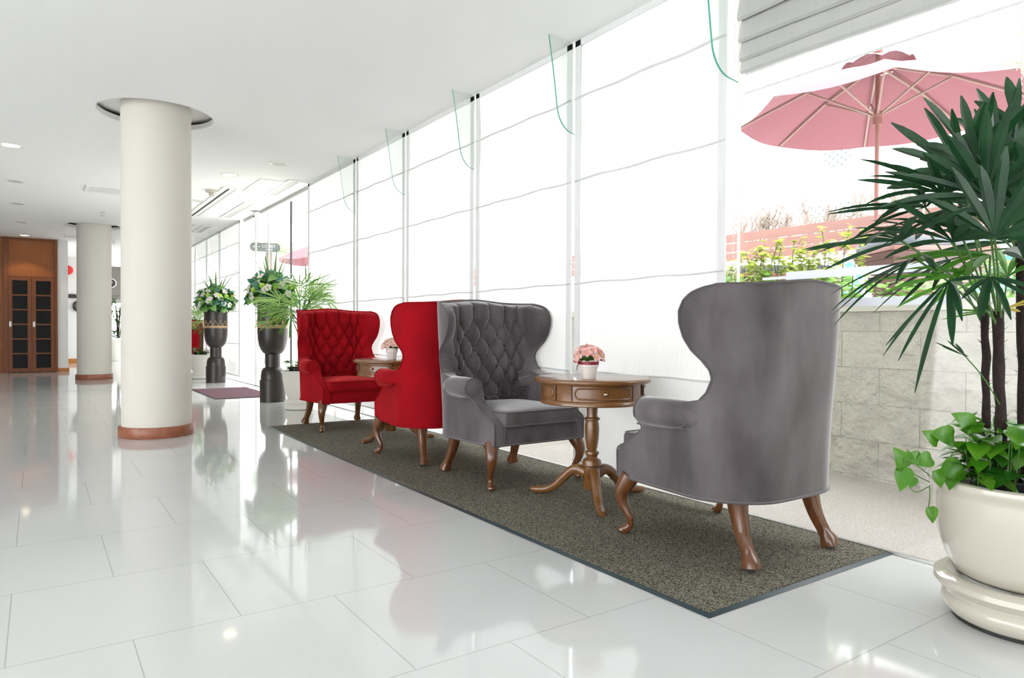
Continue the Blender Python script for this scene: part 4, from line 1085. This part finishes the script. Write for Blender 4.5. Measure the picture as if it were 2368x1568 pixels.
    for k in range(7):
        th = rg.random()*6.28; bm = NB(); d = Vector((math.cos(th), math.sin(th), rg.uniform(.1, .7))); p = Vector((0, 0, cz))+d*.3; pts = [p]
        for q in range(6): p = p+(d+Vector((rg.uniform(-.5, .5), rg.uniform(-.5, .5), rg.uniform(-.4, .3))))*.03; pts.append(p)
        sweep(bm, pts, [.002]*7, 4); obj('twig', bm, 'foliage', a)
urn(631, 9.53, 'near dark bronze urn vase with gold zigzag band, left of the red armchair', 'near domed arrangement of white orchids and spiky leaves in the urn behind the bright palm', 31)
urn(499, 12.87, 'far dark bronze urn vase with gold zigzag band, beside the near column', 'far arrangement of white orchids and green apples in the urn beside the column', 32)

# ================================================================ OUTDOORS
bm = NB(); box(bm, GX+.02, 4.72, -8, 45, -.12, -.015); struct('ground_strip', bm, 'granite')
bm = NB(); box(bm, 4.72, 60, -30, 70, -.14, -.02); struct('ground_far', bm, 'patio')
t = thing('stone_planter_wall', 'low split stone retaining wall outside the near window, topped by a smooth cream ledge', 'wall', (4.70, 0, 0))
bm = NB(); box(bm, 0, .25, -6, 7.5, -.02, 1.136); obj('stonework', bm, 'stone', t, smooth=False)
bm = NB(); box(bm, -.03, .28, -6, 7.5, 1.137, 1.20, bev=.004); obj('ledge', bm, 'cap', t, smooth=False)
bm = NB(); box(bm, 4.95, 9.9, -6, 7.4, .2, .98); struct('terrace_floor', bm, 'patio')
t = thing('planting_bed', 'bed of dark soil behind the cream ledge', 'planting bed', (5.35, 2.5, 0))
bm = NB(); box(bm, -.36, .55, -.6, 4.8, .982, 1.14); obj('soil', bm, 'soil', t, smooth=False)
bm = NB(); box(bm, .56, .64, -.6, 4.8, .982, 1.19); obj('kerb', bm, 'cap', t, smooth=False)
bm = NB(); box(bm, 3.26, 4.97, -6, 7.5, 3.06, 3.2); box(bm, 3.26, 4.15, 7.5, 40, 3.06, 3.2); struct('shade_canopy', bm, 'outwhite')  # outdoor canopy; near stretch extended outward, out of view, to block sun on granite
bm = NB(); box(bm, 9.9, 10.1, -6, 20, -.02, 2.14); struct('wall_terrace', bm, 'outwhite')
t = thing('board_fence', 'long red brown fence of three horizontal boards with white gaps above the outdoor white wall', 'fence', (10, 0, 2.15))
for k in range(3):
    bm = NB(); box(bm, -.05, -.02, -3, 20, .06+.16*k, .06+.16*k+.145); obj('board', bm, 'fence', t, smooth=False)
for y in (-2, 1, 4.6, 8, 12, 16):
    bm = NB(); box(bm, -.055, .02, y, y+.025, 0, .55); obj('post', bm, 'outwhite', t, smooth=False)
def lattice_panel(y0, y1, z0, z1, label):
    t = thing('lattice_panel', label, 'lattice', (9.86, y0, z0), group=None); w_, h_ = y1-y0, z1-z0
    bm = NB(); box(bm, 0, .03, 0, w_, 0, h_); obj('teal_backing', bm, 'teal', t, smooth=False)
    bm = NB(); st = .17
    k = -h_
    while k < w_:
        a = max(k, 0); b = min(k+h_, w_)
        if b > a:
            sweep(bm, [(-.012, a, a-k), (-.012, b, b-k)], .011, 4); sweep(bm, [(-.02, a, h_-(a-k)), (-.02, b, h_-(b-k))], .011, 4)
        k += st
    obj('trellis', bm, 'lattice', t, smooth=False)
    bm = NB(); box(bm, -.03, .03, -.04, 0, -.03, h_+.03); box(bm, -.03, .03, w_, w_+.04, -.03, h_+.03); obj('panel_frame', bm, 'outwhite', t, smooth=False)
lattice_panel(5.38, 5.72, 1.25, 2.02, 'narrow teal panel with white diagonal lattice, just right of the grey chair top')
lattice_panel(2.6, 4.1, 1.25, 2.02, 'wide teal panel with white diagonal lattice behind the palm leaves')
t = thing('white_building', 'overexposed white building beyond the fence with faint diamond openings', 'building', (17, 0, 0))
bm = NB(); box(bm, 0, 1, -8, 13, 0, 11); obj('wall', bm, 'outwhite', t, smooth=False)
bm = NB()
for cy, cz in ((10.0, 5.55), (9.8, 4.0), (9.8, 3.45), (10.6, 4.0), (10.6, 3.5)):
    for i in range(-3, 4):
        for j in range(-3, 4):
            if abs(i)+abs(j) <= 4 and (i+j) % 2 == 0:
                y, z = cy+i*.11, cz+j*.09; bm.faces.new([bm.verts.new(p) for p in ((-.01, y-.045, z), (-.01, y, z-.045), (-.01, y+.045, z), (-.01, y, z+.045))])
o = obj('diamond_openings', bm, 'signgry', t, smooth=False); o['kind'] = 'stuff'
bm = NB(); 
for z in (3.1, 5.0, 7): box(bm, -.02, 0, -8, 13, z, z+.02)
for y in (11.2, 7.9, 3): box(bm, -.02, 0, y, y+.02, 0, 11)
obj('facade_lines', bm, 'lattice', t, smooth=False)

def umbrella(loc, R, zr, rise, ztop_pole, rot, label, ground):
    t = thing('parasol', label, 'parasol', (loc[0], loc[1], ground)); zr -= ground
    n = 8
    def P(k, f, drop=0):
        a = rot+2*PI*k/n; return Vector((R*f*math.cos(a), R*f*math.sin(a), zr+rise*(1-f)**1.0-drop+.06*math.sin(PI*f)))
    bm = NB(); m = 8; f0 = .16
    for k in range(n):
        rows = []
        for i in range(m+1):
            f = lerp(f0, 1, i/m); row = []
            for j in range(7):
                q = j/6; p = P(k, f).lerp(P(k+1, f), q); p.z -= .05*f*math.sin(PI*q); row.append(bm.verts.new(p))
            rows.append(row)
        for i in range(m):
            for j in range(6): bm.faces.new((rows[i][j], rows[i+1][j], rows[i+1][j+1], rows[i][j+1]))
    bmesh.ops.remove_doubles(bm, verts=bm.verts, dist=.002)
    c = obj('canopy', bm, 'canopy', t, smooth=False)
    bm = NB(); ap = Vector((0, 0, zr+rise+.12)); 
    for k in range(n):
        rows = []
        for i in range(4):
            f = i/3; row = []
            for j in range(5):
                q = j/4; a0 = P(k, .26); a1 = P(k+1, .26); e = a0.lerp(a1, q)+Vector((0, 0, .05+.055*math.sin(PI*q))); row.append(bm.verts.new(ap.lerp(e, i/3)))
            rows.append(row)
        for i in range(3):
            for j in range(4):
                try: bm.faces.new((rows[i][j], rows[i+1][j], rows[i+1][j+1], rows[i][j+1]))
                except ValueError: pass
    bmesh.ops.remove_doubles(bm, verts=bm.verts, dist=.002); obj('vent_cap', bm, 'canopy', t)
    bm = NB(); lathe(bm, [(.024, 0), (.024, zr+rise+.10)], 16); obj('pole', bm, 'umbwood', t)
    bm = NB(); ball(bm, (0, 0, zr+rise+.13), .05, 14, 8, (1.1, 1.1, .7)); obj('finial', bm, 'umbwood', t)
    hz = zr-.02
    bm = NB(); lathe(bm, [(.026, hz-.10), (.05, hz-.10), (.052, hz-.01), (.066, hz), (.066, hz+.04), (.026, hz+.05)], 20); obj('runner', bm, 'umbwood', t)
    for k in range(n):
        bm = NB(); sweep(bm, [P(k, .03)-Vector((0, 0, .03)), P(k, .5)-Vector((0, 0, .022)), P(k, .985)-Vector((0, 0, .015))], .014, 6, .6); r = obj('rib', bm, 'rib', t)
        bm = NB(); a = rot+2*PI*k/n; sweep(bm, [(.06*math.cos(a), .06*math.sin(a), hz+.02), P(k, .47)-Vector((0, 0, .045))], .012, 6, .6); obj('strut', bm, 'rib', t)
    return t
q = atd(2023, 768, 7.9)
umbrella((q.x, q.y), 1.52, 3.47, .58, 0, math.radians(33.5), 'large faded red parasol outside the near window, open above the terrace', .98)
q = atd(775, 763, 18)
umbrella((q.x, q.y), 1.5, 2.75, .55, 0, math.radians(5), 'far red parasol seen through the glass entrance beside the dark mullion', -.02)

# slatted wooden table base with slate top, under the parasol
q = atd(2130, 700, 6.6)
t = thing('slatted_terrace_table', 'dark slatted wooden table with tapered base and blue grey top behind the stone wall', 'table', (q.x, q.y, .98), -YAW)
def frustum(bm, hx0, hx1, hy0, hy1, z0, z1):
    A = [bm.verts.new((x*hx0, y*hy0, z0)) for x, y in ((-1, -1), (1, -1), (1, 1), (-1, 1))]; B = [bm.verts.new((x*hx1, y*hy1, z1)) for x, y in ((-1, -1), (1, -1), (1, 1), (-1, 1))]
    for i in range(4): bm.faces.new((A[i], A[(i+1) % 4], B[(i+1) % 4], B[i]))
    bm.faces.new(A[::-1]); bm.faces.new(B)
bm = NB()
for k in range(3): frustum(bm, .40+.028*k, .425+.028*k, .28+.03*k, .30+.03*k, .57+.062*k, .57+.062*k+.058)
obj('tapered_apron', bm, 'tubwood', t, smooth=False)
bm = NB()
for k in range(6): frustum(bm, .27+.018*k, .285+.018*k, .20+.012*k, .21+.012*k, .02+.09*k, .02+.09*k+.084)
obj('slatted_base', bm, 'tubwood', t, smooth=False)
bm = NB(); box(bm, -.48, .48, -.38, .38, .758, .80, bev=.008); obj('wood_rim', bm, 'umbwood', t)
bm = NB(); box(bm, -.46, .46, -.36, .36, .802, .885, bev=.025); obj('slate_top', bm, 'tubtop', t)
q = atd(1790, 700, 7.5)
t2_ = copy_tree(t); t2_.location = (q.x, q.y, .80); t2_['label'] = 'second dark slatted table with grey top, hidden behind the leafy shrubs'

def shrub(px, X, H, seed, label, ny=26, ng=14):
    rg = random.Random(seed); p = onx(px, 660, X); t = thing('planter_shrub', label, 'shrub', (X, p.y, 1.14))
    sm = NB(); ly = NB(); lg = NB()
    for k in range(5):
        a = rg.random()*6.28; b = Vector((rg.uniform(-.05, .05), rg.uniform(-.05, .05), 0)); lean = Vector((math.cos(a), math.sin(a), 0))*rg.uniform(.02, .16); h = H*rg.uniform(.65, 1.0)
        pts = [b]+[b+lean*q+Vector((rg.uniform(-.02, .02), rg.uniform(-.02, .02), h*q)) for q in (.25, .5, .75, 1)]
        sp = smoothpts(pts, 3); sweep(sm, sp, [lerp(.006, .002, i/len(sp)) for i in range(len(sp))], 5)
        tips = [sp[-1]]
        for q in (6, 8, 10):
            d = Vector((rg.uniform(-1, 1), rg.uniform(-1, 1), rg.uniform(.2, 1)))*.12; e = sp[q]+d; sweep(sm, [sp[q], e], .0018, 4); tips.append(e)
        for e in tips:
            for j in range(ny//2):
                a2 = rg.random()*6.28; d = Vector((math.cos(a2), math.sin(a2), rg.uniform(-.1, .8))); c = e+Vector((rg.uniform(-.015, .015), rg.uniform(-.015, .015), rg.uniform(-.11, .03)))
                heart_leaf(ly, c, d, Vector((0, 0, 1))-d*.2, rg.uniform(.036, .062))
    for j in range(ng):
        a2 = rg.random()*6.28; d = Vector((math.cos(a2), math.sin(a2), rg.uniform(-.4, .5))); c = Vector((rg.uniform(-.16, .16), rg.uniform(-.16, .16), rg.uniform(.02, .34)))
        heart_leaf(lg, c, d, Vector((-.5, -.5, .8)), rg.uniform(.06, .10))
    obj('stem', sm, 'bark', t); obj('upper_leaves', ly, 'shruby', t)['kind'] = 'stuff'; obj('lower_leaves', lg, 'shrub', t)['kind'] = 'stuff'
SL = ['leafy shrub at the right edge of the lowered blind, partly behind the glass joint', 'yellow green shrub just right of the glass joint above the grey chair', 'tallest yellow green shrub left of the parasol pole',
      'yellow green shrub above the middle of the grey chair top', 'thin tall shrub sprig nearest the parasol pole', 'low leafy shrub beside the teal lattice', 'leafy shrub seen dimly through the lowered blind', 'leafy shrub at the right edge of the frame behind the palm']
for k, (px, X, H) in enumerate([(1705, 5.2, .52), (1765, 5.15, .62), (1800, 5.3, .66), (1860, 5.2, .60), (1938, 5.3, .70), (1905, 5.1, .34), (1630, 5.3, .5), (2345, 5.4, .45)]):
    shrub(px, X, H, 40+k, SL[k], 16 if H > .4 else 6, 34)
# filling of low leaves along the bed
for k, (a, b, s) in enumerate([(2.1, 3.0, 'low leafy groundcover in the stone planter, front stretch'), (3.0, 4.2, 'low leafy groundcover in the stone planter, rear stretch')]):
    rg = random.Random(60+k); bm = NB()
    for j in range(150):
        a2 = rg.random()*6.28; d = Vector((math.cos(a2), math.sin(a2), rg.uniform(-.3, .6))); heart_leaf(bm, (rg.uniform(5.02, 5.5), rg.uniform(a, b), 1.14+rg.uniform(.02, .22)), d, Vector((-.3, -.3, .9)), rg.uniform(.05, .09))
    tag(obj('groundcover', bm, 'shrub'), s, 'plants', kind='stuff')
def bare_tree(px, X, H, seed, label):
    rg = random.Random(seed); p = onx(px, 540, X); bm = NB()
    def br(a, d, L, r, lv):
        b = a+d*L; mid = (a+b)/2+Vector((0, rg.uniform(-.1, .1)*L, 0)); sweep(bm, [a, mid, b], [r*1.15, r, r*.85], 5)
        if lv:
            for _ in range(rg.choice((2, 3))):
                e = (d+Vector((rg.uniform(-.6, .6), rg.uniform(-.9, .9), rg.uniform(-.1, .5)))).normalized(); br(b, e, L*rg.uniform(.55, .8), r*.62, lv-1)
    br(Vector((0, 0, 0)), Vector((0, 0, 1)), H*.62, .06, 0)
    for k in range(4): br(Vector((0, 0, H*.6)), Vector((rg.uniform(-.3, .3), rg.uniform(-.8, .8), 1)).normalized(), H*.13, .035, 4)
    tag(obj('bare_tree', bm, 'palebark', None, loc=(X, p.y, 0)), label, 'tree')
for k, (px, s) in enumerate([(1740, 'bare pale branched tree beyond the fence, leftmost next to the glass joint'), (1805, 'bare pale branched tree beyond the fence, second from the left'), (1872, 'bare pale branched tree beyond the fence, broadest in the middle'),
                             (1930, 'bare pale branched tree beyond the fence, just left of the parasol pole'), (2050, 'bare pale branched tree beyond the fence, right of the parasol pole')]):
    bare_tree(px, 11.2, 3.5, 80+k, s)
def palm_tree(loc, ground, crown, L, label, seed, n=12, mm='palmpale'):
    rg = random.Random(seed); t = thing('palm_tree', label, 'palm tree', (loc[0], loc[1], ground)); h = crown-ground
    bm = NB(); sweep(bm, [(0, 0, 0), (.03, 0, h*.5), (0, 0, h)], [.13, .10, .09], 12); obj('trunk', bm, 'palebark', t)
    for k in range(n):
        a = 2*PI*k/n+rg.uniform(-.2, .2); el = rg.uniform(.1, .9); d = Vector((math.cos(a)*math.cos(el), math.sin(a)*math.cos(el), math.sin(el)))
        pts = [Vector((0, 0, h))+d*(L*q/10)+Vector((0, 0, -.5*L*(q/10)**2)) for q in range(11)]
        bm = NB(); sweep(bm, pts, [.014-.0011*q for q in range(11)], 5)
        for q in range(3, 41):
            f = q/41*10; i = int(f); c = pts[i].lerp(pts[min(i+1, 10)], f-i); tg = (pts[min(i+1, 10)]-pts[i]).normalized(); sd_ = tg.cross(Vector((0, 0, 1))).normalized()
            for sg in (-1, 1): blade(bm, c, sd_*sg+tg*.7+Vector((0, 0, -.15)), Vector((0, 0, 1)), L*.30*math.sin(PI*(q/46)**.7)+.06, .017, .25, n=3)
        obj('frond', bm, mm, t)
q = atd(2440, 763, 9.5); palm_tree((q.x, q.y), .98, 4.55, 1.5, 'pale green palm tree outside at the top right corner above the parasol', 91)
q = atd(622, 763, 20); palm_tree((q.x, q.y), -.02, 3.2, 1.3, 'pale palm tree with light trunk seen through the glass entrance behind the lobby sign', 92)
# lobby sign outside the entrance
q = atd(613, 572, 13.6)
t = thing('lobby_sign', 'grey pill shaped hanging sign reading LOBBY with a left arrow behind the entrance glass', 'sign', q, -.18)
bm = NB(); pts = []
for i in range(32):
    a = 2*PI*i/32; pts.append((math.copysign(.20, math.cos(a))+.085*math.cos(a), .085*math.sin(a)))
A = [bm.verts.new((x, -.015, z)) for x, z in pts]; B = [bm.verts.new((x, .015, z)) for x, z in pts]
bm.faces.new(A); bm.faces.new(B[::-1])
for i in range(32): bm.faces.new((A[i], B[i], B[(i+1) % 32], A[(i+1) % 32]))
obj('board', bm, 'signgry', t, smooth=False)
text_obj('lettering', 'LOBBY', .085, 'signtxt', Matrix.Translation((.07, -.018, .022)) @ RX, parent=t)
text_obj('thai_lettering', 'ลอบบี้', .06, 'signtxt', Matrix.Translation((.07, -.018, -.045)) @ RX, parent=t)
bm = NB(); sweep(bm, [(-.09, -.02, .005), (-.22, -.02, .005)], .005, 6); sweep(bm, [(-.18, -.02, .045), (-.22, -.02, .005), (-.18, -.02, -.035)], .005, 6); obj('arrow', bm, 'signtxt', t)
for x in (-.14, .17):
    bm = NB(); sweep(bm, [(x, 0, .08), (x, 0, .44)], .004, 5); obj('hanger', bm, 'metal', t)
